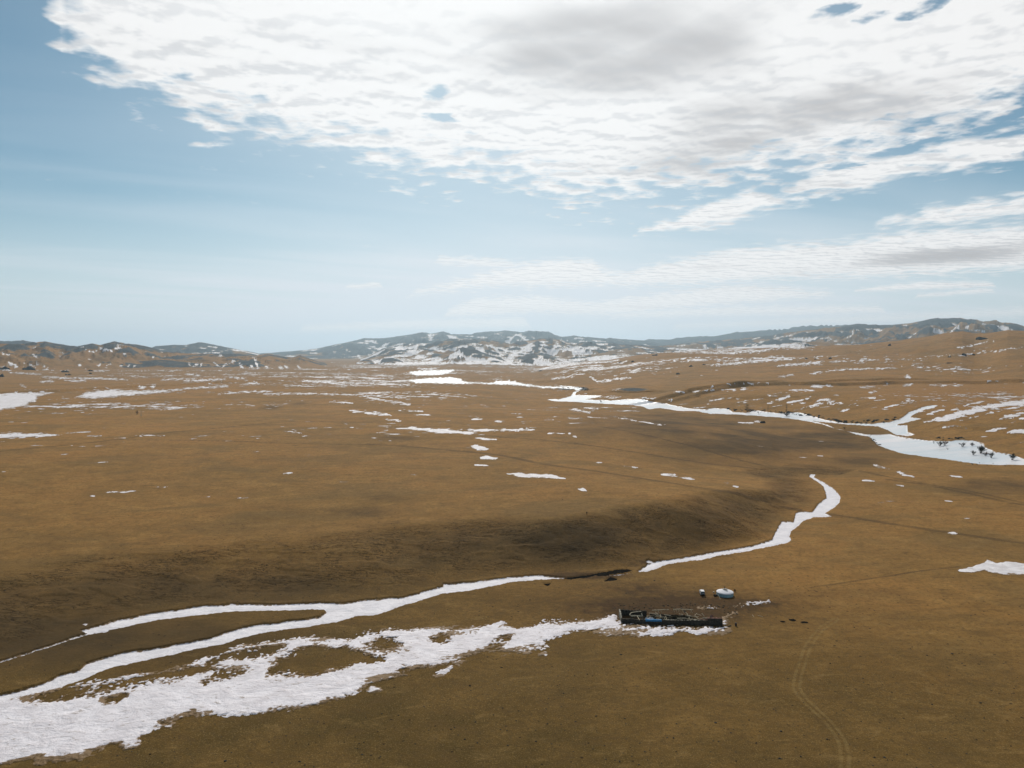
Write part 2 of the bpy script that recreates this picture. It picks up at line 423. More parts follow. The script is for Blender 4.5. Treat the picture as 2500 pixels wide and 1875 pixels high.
# small banks of the stream and slope cracks ----------------------------
slope_zone = np.zeros_like(Z)
m2 = near
sz = np.where(ins, np.clip(1 - np.abs(df / (wid * wn) - 0.45) / 0.47, 0, 1) ** 0.7, 0)
slope_zone[m2] = sz
steps = fbm(X * 0.35 + 40, Y, 9, 3, 201)
Z += slope_zone * (0.35 * (sstep(steps, 0.02, 0.12) - 0.5))
Zg = Z

PXg, PYg = project(X, Y, Z)
vis_front = (np.abs(AZG) < AD)

# =====================================================================
# PIXEL -> GROUND POINT
# =====================================================================
c0 = 59
def at(px, py, lift=0.0):
    a, t = ray(px, py); a = float(a); t = float(t)
    fi = (a + AD) / (2 * AD) * (NA - 1) + c0
    i0 = int(np.clip(math.floor(fi), c0, c0 + NA - 2)); w = fi - i0
    zc_ = Z[:, i0] * (1 - w) + Z[:, i0 + 1] * w
    tt = (zc_ - CAM_H) / R
    idx = np.nonzero(tt[4:] >= t)[0]
    if len(idx) == 0: r = R[-5]
    else:
        j = idx[0] + 4
        t0, t1 = tt[j - 1], tt[j]; q = (t - t0) / (t1 - t0) if t1 != t0 else 0
        q = min(max(q, 0), 1); r = R[j - 1] + q * (R[j] - R[j - 1])
    z = np.interp(r, R, zc_)
    return Vector((r * math.sin(a), r * math.cos(a), float(z) + lift))


def zat(x, y):
    a = math.atan2(x, y); r = math.hypot(x, y)
    fi = (a + AD) / (2 * AD) * (NA - 1) + c0
    i0 = int(np.clip(math.floor(fi), c0, c0 + NA - 2)); w = fi - i0
    j = int(np.searchsorted(R, r)) - 1
    q = (r - R[j]) / (R[j + 1] - R[j])
    za = Z[j, i0] * (1 - q) + Z[j + 1, i0] * q; zb = Z[j, i0 + 1] * (1 - q) + Z[j + 1, i0 + 1] * q
    return float(za * (1 - w) + zb * w)


# =====================================================================
# GROUND COVER MASKS (snow, ice, water, tracks)
# =====================================================================
NEG = -50.0
def newf(): return np.full(Z.shape, NEG, np.float64)
inview = vis_front & (RG > 100)


def paint(f, poly, grow=0.0, pad=25):
    p = np.array(poly, float)
    m = inview & (PXg > p[:, 0].min() - pad) & (PXg < p[:, 0].max() + pad) & (PYg > p[:, 1].min() - pad) & (PYg < p[:, 1].max() + pad)
    x, y = PXg[m], PYg[m]
    if x.size == 0: return
    d, _ = seg_dist(x, y, np.concatenate([p, p[:1]]))
    s = np.where(inside(x, y, p), d, -d) + grow
    f[m] = np.maximum(f[m], s)


def line(f, pts, w, taper=True):
    p = np.array(pts, float); pad = 12 + w
    m = inview & (PXg > p[:, 0].min() - pad) & (PXg < p[:, 0].max() + pad) & (PYg > p[:, 1].min() - pad) & (PYg < p[:, 1].max() + pad)
    x, y = PXg[m], PYg[m]
    if x.size == 0: return
    d, t = seg_dist(x, y, p); n = len(p) - 1
    ww = w / 2.0 * (np.clip(np.minimum(t, n - t) * 5, 0.35, 1) if taper else 1)
    f[m] = np.maximum(f[m], ww - d)


STREAM_A = [(191,1538),(223,1529),(256,1521),(283,1512),(313,1506),(350,1499),(392,1491),(428,1487),(470,1480),(512,1476),(570,1472),(636,1473),(695,1473),(771,1469),(839,1470),(885,1463),(945,1458),(985,1456),(1037,1441),(1080,1429),(1083,1421),(1098,1424),(1163,1417),(1230,1408),(1306,1402),(1352,1406),(1378,1408),(1374,1412),(1312,1414),(1244,1420),(1190,1432),(1130,1443),(1079,1448),(1054,1456),(1015,1468),(983,1477),(958,1487),(931,1496),(901,1502),(874,1501),(855,1508),(825,1516),(755,1528),(674,1539),(630,1546),(581,1558),(549,1570),(482,1583),(407,1599),(331,1616),(277,1627),(247,1637),(217,1652),(193,1661),(151,1675),(100,1690),(0,1715),(-300,1790),(-300,1760),(0,1693),(51,1682),(102,1667),(145,1646),(193,1634),(211,1616),(238,1607),(286,1595),(301,1590),(356,1583),(422,1572),(512,1556),(558,1539),(600,1529),(641,1520),(674,1520),(701,1513),(744,1510),(782,1502),(796,1492),(793,1488),(760,1486),(717,1488),(649,1490),(608,1490),(554,1492),(512,1497),(452,1504),(386,1512),(319,1526),(271,1536),(250,1541),(211,1544)]
STREAM_B = [(1556,1394),(1568,1383),(1589,1373),(1575,1370),(1581,1364),(1595,1370),(1617,1366),(1652,1362),(1706,1353),(1760,1343),(1812,1335),(1852,1327),(1885,1315),(1892,1299),(1900,1285),(1909,1271),(1937,1273),(1942,1252),(1950,1247),(1983,1248),(1998,1228),(2018,1214),(2015,1201),(2010,1187),(1994,1174),(1975,1163),(1977,1157),(1991,1157),(1988,1164),(2010,1175),(2034,1190),(2045,1201),(2052,1212),(2050,1225),(2040,1236),(2015,1251),(2034,1260),(2015,1261),(1988,1262),(1961,1270),(1950,1282),(1931,1296),(1928,1307),(1934,1317),(1915,1326),(1866,1336),(1812,1347),(1758,1355),(1717,1365),(1674,1370),(1630,1376),(1603,1387),(1576,1395)]
FIELD = [(-300,1800),(0,1702),(70,1690),(150,1678),(240,1665),(300,1652),(380,1640),(470,1622),(500,1604),(540,1592),(580,1577),(640,1570),(690,1565),(720,1560),(800,1560),(850,1560),(900,1546),(950,1540),(1000,1535),(1060,1530),(1100,1535),(1180,1530),(1220,1522),(1260,1535),(1330,1518),(1400,1515),(1460,1505),(1500,1498),(1512,1515),(1530,1524),(1600,1530),(1700,1530),(1765,1532),(1785,1535),(1778,1545),(1740,1548),(1700,1552),(1660,1545),(1636,1558),(1620,1550),(1560,1550),(1500,1548),(1440,1545),(1370,1552),(1335,1568),(1340,1580),(1290,1590),(1230,1597),(1190,1590),(1120,1608),(1060,1625),(1040,1630),(990,1625),(975,1635),(1000,1648),(960,1655),(900,1672),(870,1690),(820,1708),(760,1730),(640,1742),(560,1752),(520,1748),(480,1752),(470,1745),(440,1758),(390,1775),(340,1798),(345,1810),(305,1828),(290,1815),(270,1812),(240,1830),(200,1850),(150,1855),(90,1865),(100,1850),(50,1855),(0,1870),(-300,1960)]
HOLES = [[(652,1654),(668,1630),(706,1611),(739,1589),(771,1578),(812,1584),(850,1581),(871,1595),(885,1605),(934,1610),(880,1616),(825,1633),(798,1639),(758,1650),(738,1643),(706,1646),(674,1654)],
 [(890,1578),(923,1565),(961,1567),(988,1584),(945,1585)], [(513,1657),(541,1643),(581,1641),(608,1638),(590,1646),(541,1660)],
 [(497,1664),(527,1646),(573,1637),(600,1640),(573,1649),(512,1661)], [(1190,1584),(1225,1567),(1239,1565),(1217,1586),(1195,1589)],
 [(63,1713),(136,1690),(187,1683),(262,1672),(300,1660),(420,1640),(340,1664),(286,1686),(169,1703),(90,1708)],
 [(374,1654),(430,1636),(500,1622),(560,1600),(500,1640),(430,1652)], [(560,1598),(700,1570),(690,1582),(620,1604),(570,1612)],
 [(1060,1562),(1080,1556),(1090,1560),(1075,1566)], [(250,1712),(300,1700),(290,1712),(258,1718)]]
FLECK = [[(955,1653),(985,1640),(1000,1628),(1045,1624),(1050,1628),(1000,1642),(975,1650)],[(1058,1652),(1075,1636),(1104,1626),(1100,1634),(1082,1646)],[(1105,1620),(1122,1610),(1132,1612),(1120,1620)],[(900,1686),(905,1680),(930,1683),(915,1691)],[(200,1529),(212,1524),(216,1528),(206,1531)],[(1320,1600),(1328,1595),(1334,1601)],[(1512,1553),(1525,1551),(1519,1556)],
 [(395,1775),(425,1768),(418,1776)],[(420,1771),(436,1771),(428,1776)]]

f_stream = newf(); paint(f_stream, STREAM_A); paint(f_stream, STREAM_B)
line(f_stream, [(-300,1690),(0,1614),(60,1595),(120,1576),(180,1556),(215,1545),(262,1538)], 5.5, False)
line(f_stream, [(1545,1397),(1500,1402),(1452,1405)], 2.6)
e1 = fbm(X, Y, 5.0, 5, 301, 0.6); e2 = fbm(X, Y, 1.3, 3, 311); e3 = fbm(X, Y, 22, 5, 321, 0.6); e4 = fbm(X, Y, 80, 5, 331, 0.6)
nearw = 1 - sstep(RG, 330, 620)
e5 = fbm(X, Y * 0.7, 13, 5, 325, 0.72)
edge_n = nearw * (e1 * 5.0 + e2 * 2.5) + (1 - nearw) * (e3 * 3.0 + e5 * 2.5)
f_stream += edge_n * 0.55

f_water = newf()
paint(f_water, [(1372,1411),(1400,1407),(1430,1404),(1455,1399),(1490,1392),(1530,1388),(1545,1392),(1525,1397),(1490,1401),(1450,1405),(1425,1410),(1395,1413)])
paint(f_water, [(1325,1424),(1345,1422),(1338,1430)]); paint(f_water, [(1475,1417),(1490,1408),(1510,1412),(1500,1416)])
f_water += edge_n * 0.6
f_stream = np.minimum(f_stream, -f_water + 0.2)

f_field = newf(); paint(f_field, FIELD, pad=40)
fh = newf()
for hpoly in HOLES: paint(fh, hpoly, 1.0, 40)
sp_n = e1 * 7.0 + e2 * 4.5 + fbm(X, Y, 16, 4, 341, 0.6) * 9
f_field = np.minimum(f_field + sp_n * 1.0 + 0.5, -fh + sp_n * 1.5 + 1.0)
for q in FLECK:
    t_ = newf(); paint(t_, q); f_field = np.maximum(f_field, t_ + edge_n * 0.6)
# slush behind and beside the ruin
for q, sparse in [([(1695,1484),(1730,1478),(1760,1484),(1800,1478),(1830,1472),(1880,1466),(1870,1473),(1830,1478),(1790,1484),(1760,1489),(1730,1491)], 1.6), ([(1762,1505),(1790,1495),(1800,1498),(1776,1508),(1772,1526),(1762,1524)], 1.0)]:
    t_ = newf(); paint(t_, q); f_field = np.maximum(f_field, t_ - sparse * 1.6 + e2 * 12 + e1 * 5)
for cx_, cy_, rx_, ry_, a_ in [(1420, 1520, 130, 16, 6), (620, 1600, 190, 16, 7), (1000, 1560, 160, 16, 5.5), (330, 1668, 170, 16, 6), (900, 1600, 150, 14, 5), (1650, 1536, 130, 7, 4), (140, 1700, 90, 12, 5), (1250, 1560, 70, 10, 3), (420, 1700, 60, 8, 4), (720, 1640, 120, 10, 4), (1000, 1640, 60, 12, 5)]:
    q_ = np.exp(-((PXg - cx_) / rx_) ** 2 - ((PYg - cy_) / ry_) ** 2)
    f_field = f_field - q_ * a_ + q_ * (e2 * 12 + fbm(X, Y, 2.6, 3, 347, 0.7) * 12)
_d = (flat([(1500, 1530)])[0] - flat([(0, 1760)])[0]); _d /= np.hypot(*_d)
S_ = X * _d[0] + Y * _d[1]; T_ = -X * _d[1] + Y * _d[0]
streak = fbm(S_ / 4.0, T_, 5.5, 5, 357, 0.62)
f_field = f_field + e2 * 4.0 + streak * 14.0 + 1.0
f_field = np.where(f_stream > -0.5, np.minimum(f_field, -f_stream - 0.2), f_field)

RIVER = [(1335,975),(1368,973),(1394,966),(1400,958),(1408,955),(1405,964),(1474,965),(1452,971),(1430,974),(1490,977),(1530,974),(1571,973),(1585,979),(1625,984),(1653,991),(1685,996),(1723,999),(1745,995),(1777,997),(1788,1004),(1821,1007),(1842,1000),(1867,1004),(1900,1008),(1927,1006),(1949,1005),(1989,1016),(2017,1024),(2063,1032),(2130,1034),(2171,1029),(2198,1021),(2220,1005),(2253,992),(2288,987),(2280,992),(2239,1006),(2223,1017),(2255,1021),(2212,1030),(2187,1036),(2215,1037),(2217,1053),(2236,1060),(2215,1064),(2187,1060),(2171,1051),(2144,1040),(2063,1035),(2008,1029),(1981,1026),(2017,1035),(2041,1045),(2076,1052),(2117,1060),(2171,1059),(2212,1067),(2266,1074),(2320,1075),(2345,1072),(2375,1074),(2404,1082),(2404,1090),(2432,1102),(2470,1108),(2500,1118),(2700,1150),(2700,1170),(2500,1135),(2442,1134),(2388,1131),(2334,1124),(2280,1117),(2212,1108),(2171,1096),(2144,1086),(2133,1075),(2122,1065),(2090,1059),(2063,1051),(2036,1045),(2014,1037),(1976,1028),(1927,1021),(1900,1018),(1870,1016),(1815,1012),(1761,1010),(1734,1010),(1707,1004),(1653,1002),(1612,995),(1585,998),(1566,991),(1530,988),(1476,985),(1408,981),(1354,979)]
f_river = newf(); paint(f_river, RIVER)
paint(f_river, [(992,909),(1022,904),(1076,903),(1114,902),(1099,911),(1076,916),(1015,918)])
paint(f_river, [(992,929),(1013,925),(1099,920),(1132,925),(1128,928),(1144,933),(1203,934),(1212,929),(1245,929),(1279,936),(1320,942),(1332,943),(1370,942),(1408,943),(1422,946),(1417,954),(1410,957),(1400,951),(1368,949),(1327,949),(1313,946),(1257,941),(1200,939),(1166,937),(1121,938),(1076,937),(1015,936)])
f_river += (1 - nearw) * e3 * 2.2 + e4 * 0.8 + np.where(RG > 1700, e5 * 8 - 0.9, 0)

f_snow = newf()
POLYS = [[(0,963),(27,959),(131,959),(90,968),(86,981),(36,995),(-60,1010),(-80,960)],[(185,970),(212,959),(271,952),(316,956),(389,954),(497,945),(556,944),(452,950),(389,959),(343,963),(226,972)],
 [(-60,1058),(45,1058),(154,1060),(221,1054),(158,1058),(117,1065),(59,1069),(-60,1066)],[(357,940),(379,940),(375,948)],[(337,944),(357,944),(349,951)],
 [(968,1046),(1008,1043),(1052,1046),(1100,1049),(1166,1058),(1144,1061),(1074,1056),(1019,1050)],[(1079,1047),(1144,1049),(1301,1047),(1307,1050),(1198,1053),(1117,1052)],[(1158,1068),(1193,1070),(1212,1074),(1193,1076)],
 [(1144,1089),(1160,1086),(1196,1096),(1187,1100),(1166,1099)],[(1171,1118),(1185,1112),(1215,1119),(1209,1122),(1177,1122)],[(1236,1157),(1263,1156),(1345,1158),(1380,1169),(1334,1168),(1266,1166)],[(1410,1194),(1423,1193),(1437,1200),(1421,1200)],
 [(1863,1141),(1890,1141),(1950,1145),(1983,1153),(1907,1150)],[(1992,1151),(1996,1145),(2004,1141),(2010,1142),(2007,1151)],[(2132,1136),(2141,1136),(2171,1146),(2144,1144)],[(2183,1150),(2196,1151),(2232,1164),(2204,1161)],
 [(2337,1393),(2361,1387),(2388,1380),(2404,1373),(2410,1368),(2432,1374),(2459,1371),(2478,1373),(2500,1376),(2700,1385),(2700,1408),(2500,1405),(2450,1402),(2415,1398),(2402,1392),(2383,1396),(2345,1396)],
 [(2255,1031),(2293,1021),(2334,1006),(2388,994),(2442,983),(2500,976),(2640,962),(2640,975),(2500,988),(2456,992),(2402,1003),(2347,1018),(2301,1029)],[(2293,1044),(2320,1037),(2350,1040),(2318,1044)],[(2432,1026),(2456,1015),(2500,1006),(2560,1000),(2560,1004),(2500,1011),(2464,1021)],
 [(2469,1032),(2500,1018),(2560,1006),(2560,1012),(2500,1024)],[(2445,1057),(2472,1051),(2500,1047),(2600,1042),(2600,1058),(2500,1060)],[(2407,1053),(2432,1045),(2461,1045),(2429,1054)],[(2209,922),(2215,914),(2224,921),(2223,925),(2210,925)],[(2406,933),(2421,929),(2436,931),(2432,936)],
 [(2280,996),(2288,988),(2240,1003),(2200,1022),(2208,1024),(2248,1006)],[(1020,900),(1070,899),(1050,903)],[(920,888),(1000,884),(1100,886),(1080,890),(980,892)]]
for q in POLYS: paint(f_snow, q, 0.4)
LINES = [([(197,1133),(264,1128)],3),([(251,1203),(300,1201),(332,1199)],4),([(217,1211),(235,1210)],4),([(378,1190),(409,1189)],2.5),([(-20,1152),(25,1152)],3),([(488,1215),(513,1213)],2.5),([(579,1217),(612,1216)],3.5),([(685,1156),(714,1154)],3),
 ([(642,963),(700,961),(800,962),(900,966),(1000,972)],2.2),([(890,970),(940,978),(1000,988)],4),([(533,962),(600,957),(664,955)],3),([(805,981),(860,984)],4),([(854,1002),(900,1008),(954,1013)],6),([(938,1025),(978,1027)],6),([(1160,1136),(1196,1138)],3),([(1388,1189),(1402,1194)],3),
 ([(973,1003),(1033,1004)],4),([(1011,1013),(1054,1014)],3),([(900,1010),(951,1013)],4.5),([(1516,1137),(1557,1142)],3.5),([(1614,1158),(1654,1163)],5),([(1660,1166),(1695,1170)],5),([(1790,1187),(1802,1189)],3),([(1766,1178),(1780,1180)],3),([(1934,1168),(1960,1169)],3.5),([(2309,1301),(2337,1304)],5),([(2105,1173),(2139,1175)],4),([(2317,1161),(2350,1166)],5.5),([(2176,1182),(2206,1187)],3),([(2427,1213),(2441,1215)],3),([(2388,1229),(2396,1229)],5),
 ([(2263,1013),(2317,996)],4),([(2344,1027),(2390,1016),(2442,1003),(2500,990)],2.2),([(2320,1002),(2345,996)],3),([(2352,992),(2402,980)],3),([(2052,1005),(2078,999)],4),([(2082,994),(2098,989)],3),([(2155,998),(2196,986)],5),([(1919,984),(1950,980),(1981,970)],5),([(1992,973),(2030,979)],5),([(1970,994),(2010,984),(2044,977)],4),([(1949,984),(1968,984)],5),([(1874,985),(1900,977),(1927,967)],4),([(2027,989),(2052,983)],3),([(1979,945),(2012,943)],6),([(2018,943),(2036,940)],5),([(1927,953),(1995,953)],3),([(2100,945),(2136,945)],3),([(2205,941),(2228,938)],5),([(2270,941),(2350,941)],2.5),([(2120,958),(2140,956)],4),([(2124,973),(2140,973)],6),
 ([(1900,921),(1937,914)],3.5),([(1977,913),(2010,908)],4),([(2010,907),(2063,902),(2120,901),(2183,899)],3.2),([(1900,894),(1940,890),(2008,885)],4.5),([(2328,852),(2380,842),(2427,830)],2.2),([(2260,871),(2384,863),(2500,848)],1.8),([(1727,893),(1830,884),(1940,875)],5),([(1640,860),(1700,858)],3),
 ([(1463,970),(1515,969)],2),([(1560,971),(1600,974),(1640,978)],3),([(1645,958),(1676,958)],3),([(1692,957),(1740,953),(1800,951),(1828,949)],3),([(1732,947),(1745,941)],5),([(1768,937),(1876,936)],2),([(1345,925),(1400,920)],3),([(1440,921),(1460,932),(1500,926),(1540,922)],4),([(1472,934),(1520,922)],3),([(1510,1021),(1560,1029),(1625,1040)],2.6),([(1391,998),(1440,1008)],4),([(1430,996),(1457,998)],4),([(1804,1031),(1850,1034)],3),([(1842,1029),(1858,1031)],3),([(1455,1130),(1472,1130)],2.5),([(1338,1058),(1350,1058)],3),([(1352,1057),(1377,1059)],3.5),([(1387,1060),(1394,1059)],3),([(1398,1066),(1410,1067)],3),
 ([(1340,1346),(1360,1350),(1376,1354)],2.2),([(0,902),(30,905)],3),([(24,910),(100,914)],2.5),([(100,920),(170,923),(250,925),(310,927)],3.2),([(160,929),(210,930)],4),([(98,933),(130,931)],5),([(450,913),(490,917)],2),([(390,927),(480,925)],3),([(450,930),(550,926)],4),([(560,921),(600,925)],3),([(600,938),(625,934)],4),([(735,930),(800,934),(850,940)],4),([(745,931),(900,937),(1000,940)],2.5),([(50,940),(65,945)],3),([(230,951),(241,950)],3),([(540,943),(555,942)],5),([(230,905),(260,906)],2)]
for q, w in LINES: line(f_snow, q, w * 0.85)
# small valley strips running down the hill slopes
for q, w in [([(22,882),(30,890),(44,897)],6),([(80,866),(90,872)],3),([(0,862),(24,868)],2),([(240,850),(270,858),(290,850),(300,846)],6),([(300,862),(308,866)],5),([(197,847),(222,858),(236,857)],3.5),([(285,842),(300,845),(280,850)],4),([(368,870),(378,876)],3.5),([(293,890),(297,896)],5),([(313,889),(314,896)],4),([(326,888),(330,896)],5),([(258,896),(270,889)],4),([(236,893),(246,890)],3),([(194,890),(198,894)],4),([(460,887),(465,894)],3),([(472,894),(488,888)],3),([(491,888),(490,896)],3),([(519,884),(539,898)],2),([(543,897),(552,888),(575,881)],3),([(584,888),(593,898)],5),([(611,893),(618,899)],4),([(622,886),(628,892),(629,899)],4),([(649,895),(658,899)],4),([(680,897),(690,899)],5),([(694,893),(704,899)],4),([(725,893),(732,899)],4),([(535,869),(546,869)],3),([(618,873),(628,875)],4),([(619,879),(627,879)],3)]:
    line(f_snow, q, w)
for q, w in [([(2270,794),(2290,804),(2312,812)],3),([(2320,812),(2332,802),(2342,793)],5),([(2340,800),(2370,795)],6),([(2360,806),(2410,807)],3),([(2432,804),(2455,800)],4),([(2079,802),(2083,813)],5),([(2085,801),(2104,811)],3),([(2080,818),(2070,828)],5),([(1830,830),(1860,823)],3),([(1926,820),(1945,812)],3),([(2060,826),(2100,820)],6),([(2010,824),(2035,829)],4)]:
    line(f_snow, q, w)
HN1 = fbm(X, Y * 0.6, 330, 6, 351, 0.72); HN2 = ridged(X + 0.25 * Y, Y * 0.4, 520, 4, 353)
for q in [[(1018,884),(1040,874),(1090,860),(1096,857),(1094,862),(1050,878),(1024,886)],[(1090,884),(1092,866),(1120,852),(1140,870),(1170,880),(1200,876),(1180,886)],[(1175,840),(1196,836),(1215,842),(1218,870),(1200,866),(1185,850)],[(1225,880),(1250,856),(1275,858),(1262,874),(1240,884)],
 [(1262,846),(1290,842),(1340,856),(1330,864),(1290,858)],[(1315,838),(1345,838),(1400,846),(1450,860),(1440,872),(1380,866),(1340,856)],[(1430,850),(1450,840),(1500,850),(1480,858)],[(965,870),(1000,855),(1020,848),(1012,858),(990,868),(960,872)],[(915,846),(945,836),(958,832),(962,838),(930,850)],[(1010,830),(1030,836),(1080,834),(1050,828)],[(1230,826),(1260,812),(1300,830),(1260,836)],[(1160,820),(1185,822),(1220,830),(1180,826)],[(1350,822),(1400,830),(1440,834),(1380,834)],
 [(1800,862),(1900,856),(2060,846),(2100,842),(2000,850),(1960,838),(1900,834),(1800,842),(1700,846),(1650,856)]]:
    t_ = newf(); paint(t_, q, 0, 12); f_snow = np.maximum(f_snow, np.minimum(t_, 5.0) + HN1 * 16 - HN2 * 6 - 1.5)
f_snow += (e3 * 3.0 + e4 * 1.2 + e5 * (4.5 + 6.0 * sstep(RG, 700, 1200))) * (RG < 6000)

f_snow = f_snow
# scattered streaks: how much snow is left where
def ell(cx, cy, rx, ry):
    q = ((PXg - cx) / rx) ** 2 + ((PYg - cy) / ry) ** 2
    return np.exp(-q)
plain = (LID < 0) | (RG < 4300)
rho = np.zeros_like(Z)
for cx, cy, rx, ry, a in [(600, 915, 700, 24, 0.85), (300, 985, 420, 36, 0.75), (450, 965, 300, 20, .4), (950, 925, 330, 26, 1.15), (1050, 970, 300, 28, 0.85), (880, 895, 160, 9, 1.0), (1150, 900, 260, 18, 0.75), (1450, 895, 330, 24, 1.15), (1800, 880, 260, 24, 1.0),
                          (2150, 880, 350, 30, 0.82), (1280, 1015, 220, 26, .6), (2300, 965, 300, 34, 0.80), (1950, 975, 250, 28, 0.78), (700, 1060, 700, 40, 0.28), (1750, 860, 200, 9, .8), (2400, 1010, 220, 50, .35), (150, 1050, 260, 40, .45), (60, 905, 200, 20, .35)]:
    rho = np.maximum(rho, a * ell(cx, cy, rx, ry))
sn = fbm(X * 0.5 + Y * 0.06, Y * 0.8, 34, 7, 401, 0.78) * 1.25
sn2 = fbm(X * 0.5, Y, 240, 3, 411)
T = np.where(rho > 0.03, 0.61 - 0.52 * np.minimum(rho, 1.25), 9)
sc = (sn + 0.55 * sn2 - T) * 9
f_snow = np.maximum(f_snow, np.where(plain, sc, NEG))
fl3 = fbm(X * 0.45, Y * 0.7, 13, 3, 417, 0.6)
f_snow = np.maximum(f_snow, np.where(plain & (rho > 0.15), (fl3 + 0.5 * sn2 - 0.50 + 0.20 * np.minimum(rho, 1)) * 7, NEG))
# sparse dots on the near plateau
dots = fbm(X * 0.6, Y, 15, 3, 421)
cl = fbm(X, Y, 160, 2, 431)
f_snow = np.maximum(f_snow, np.where((RG > 420) & (RG < 1600) & (slope_zone < 0.05), (dots + 0.35 * cl - 0.62) * 12, NEG))
def boxblur(A, ni, nj):
    c = np.cumsum(np.pad(A, ((ni + 1, ni), (0, 0)), mode='edge'), 0); A = (c[2 * ni + 1:] - c[:-2 * ni - 1]) / (2 * ni + 1)
    c = np.cumsum(np.pad(A, ((0, 0), (nj + 1, nj)), mode='edge'), 1); return (c[:, 2 * nj + 1:] - c[:, :-2 * nj - 1]) / (2 * nj + 1)
CONC = boxblur(boxblur(Z, 2, 9), 1, 6) - boxblur(Z, 0, 1)
# hills
for li, (key, Dm, wf, wb, sil) in enumerate(LAYERS):
    m = LID == li
    if not m.any() or Dm == 3900: continue
    wl = max(260.0, Dm * 0.075)
    x_, y_ = X[m], Y[m]
    gl = 0.35 - ridged(x_ + 0.3 * y_, y_ * 0.45, wl, 4, 110 + li)
    nn = fbm(x_, y_ * 0.7, wl * 0.7, 7, 451 + li, 0.74) * 1.1
    gl2 = 0.6 * gl + 0.5 * (0.3 - ridged(x_ + 0.4 * y_, y_ * 0.35, wl * 0.42, 4, 481 + li))
    low = sstep(SFR[m], 0.45, 0.95)
    cc = CONC[m] / (np.std(CONC[m]) + 1e-6)
    v = 0.16 * np.clip(cc, -2.5, 2.5) + 0.15 * gl2 + nn * 0.85 + {'L': 0.0, 'M': 0.12, 'R': 0.22}[key] * low
    cov = {('L', 5300): 0.012, ('L', 4500): 0.01, ('L', 9500): 0.16, ('M', 13500): 0.25, ('M', 8300): 0.50, ('M', 5900): 0.50, ('R', 15500): 0.05, ('R', 10000): 0.33, ('R', 6500): 0.46}[(key, Dm)]
    front = SFR[m] < 0.98
    v = v - np.quantile(v[front], 1 - cov)
    f_snow[m] = np.maximum(f_snow[m], v * 10)
f_snow = np.minimum(f_snow, np.where(f_river > -1, -f_river - 0.3, 99))
f_snow = np.where(np.maximum(f_stream, f_field) > -3, NEG, f_snow)
f_snow = np.where(slope_zone > 0.1, np.where(np.abs(PXg - 1358) < 30, f_snow, NEG), f_snow)
for f in (f_stream, f_water, f_field, f_river, f_snow): f[~inview] = NEG
# the ice lies a little below its banks
Z -= 0.85 * sstep(f_stream, -1.2, 1.2) + 1.3 * sstep(f_river, -0.8, 0.8) * (RG < 1600) + 0.5 * sstep(f_water, -2, 1)

# attributes of the ground ----------------------------------------------
A_dark = np.zeros_like(Z); A_rock = np.zeros_like(Z); A_soil = np.zeros_like(Z); A_rut = np.zeros_like(Z); A_warm = np.zeros_like(Z)
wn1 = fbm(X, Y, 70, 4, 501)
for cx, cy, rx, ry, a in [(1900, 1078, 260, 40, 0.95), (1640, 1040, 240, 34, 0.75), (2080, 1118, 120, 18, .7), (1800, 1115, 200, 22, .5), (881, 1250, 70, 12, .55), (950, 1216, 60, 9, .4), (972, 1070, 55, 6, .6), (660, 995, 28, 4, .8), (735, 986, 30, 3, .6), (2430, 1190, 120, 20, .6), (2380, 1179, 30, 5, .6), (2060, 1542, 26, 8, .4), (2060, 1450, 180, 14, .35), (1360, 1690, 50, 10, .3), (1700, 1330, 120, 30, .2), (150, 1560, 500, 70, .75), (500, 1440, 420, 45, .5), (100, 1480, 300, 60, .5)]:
    A_dark = np.maximum(A_dark, a * np.exp(-(((PXg - cx) / rx) ** 2 + ((PYg - cy) / ry) ** 2) ** 1.6 * 0.8))  # broad patches at the lower left also carry the foot slope's shade
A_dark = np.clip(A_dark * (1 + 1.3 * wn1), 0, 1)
# foot slope: its shade is put into the grass colour, with darker growth
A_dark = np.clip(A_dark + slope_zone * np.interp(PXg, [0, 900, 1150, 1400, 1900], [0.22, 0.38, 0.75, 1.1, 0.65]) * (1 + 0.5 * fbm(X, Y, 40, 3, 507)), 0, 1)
for cx, cy, rx, ry, a in [(1640, 1480, 240, 34, 1.0), (1560, 1440, 120, 22, .55), (1790, 1474, 130, 14, 1.2), (1640, 1500, 170, 22, 1.2), (1420, 1405, 110, 9, .9), (1730, 1352, 50, 6, .8), (1140, 1425, 60, 6, .6), (1575, 1375, 40, 12, .7)]:
    A_soil = np.maximum(A_soil, a * ell(cx, cy, rx, ry))
A_soil = np.clip(A_soil * 1.5 * (1 + 1.2 * e1 + 0.8 * wn1), 0, 1)
A_warm = sstep(PYg, 905, 960) * sstep(-PYg, -1040, -960) * sstep(PXg, 2000, 2300) * 0.9
for li, (key, Dm, wf, wb, sil) in enumerate(LAYERS):
    m = LID == li
    if not m.any(): continue
    x_, y_ = X[m], Y[m]
    nn = fbm(x_, y_ * 0.7, Dm * 0.05, 6, 551 + li, 0.68)
    s = SFR[m]
    kv = {('L', 5300): 0.26, ('L', 4500): 0.85, ('L', 9500): 0.5, ('M', 13500): 0.85, ('M', 8300): 0.50, ('M', 5900): 0.65, ('R', 15500): 1.0, ('R', 10000): 0.34, ('R', 6500): 0.35, ('R', 3900): 0.02}[(key, Dm)]
    cc = CONC[m] / (np.std(CONC[m]) + 1e-6)
    vv = -0.9 * s + 1.9 * nn - 0.14 * np.clip(cc, -2.5, 2.5); qq = np.quantile(vv, 1 - min(kv, .999))
    A_rock[m] = np.clip(0.5 + (vv - qq) * 2.0, 0, 1) if kv > .05 else np.clip(0.2 + (vv - qq) * 2.0, 0, .5)
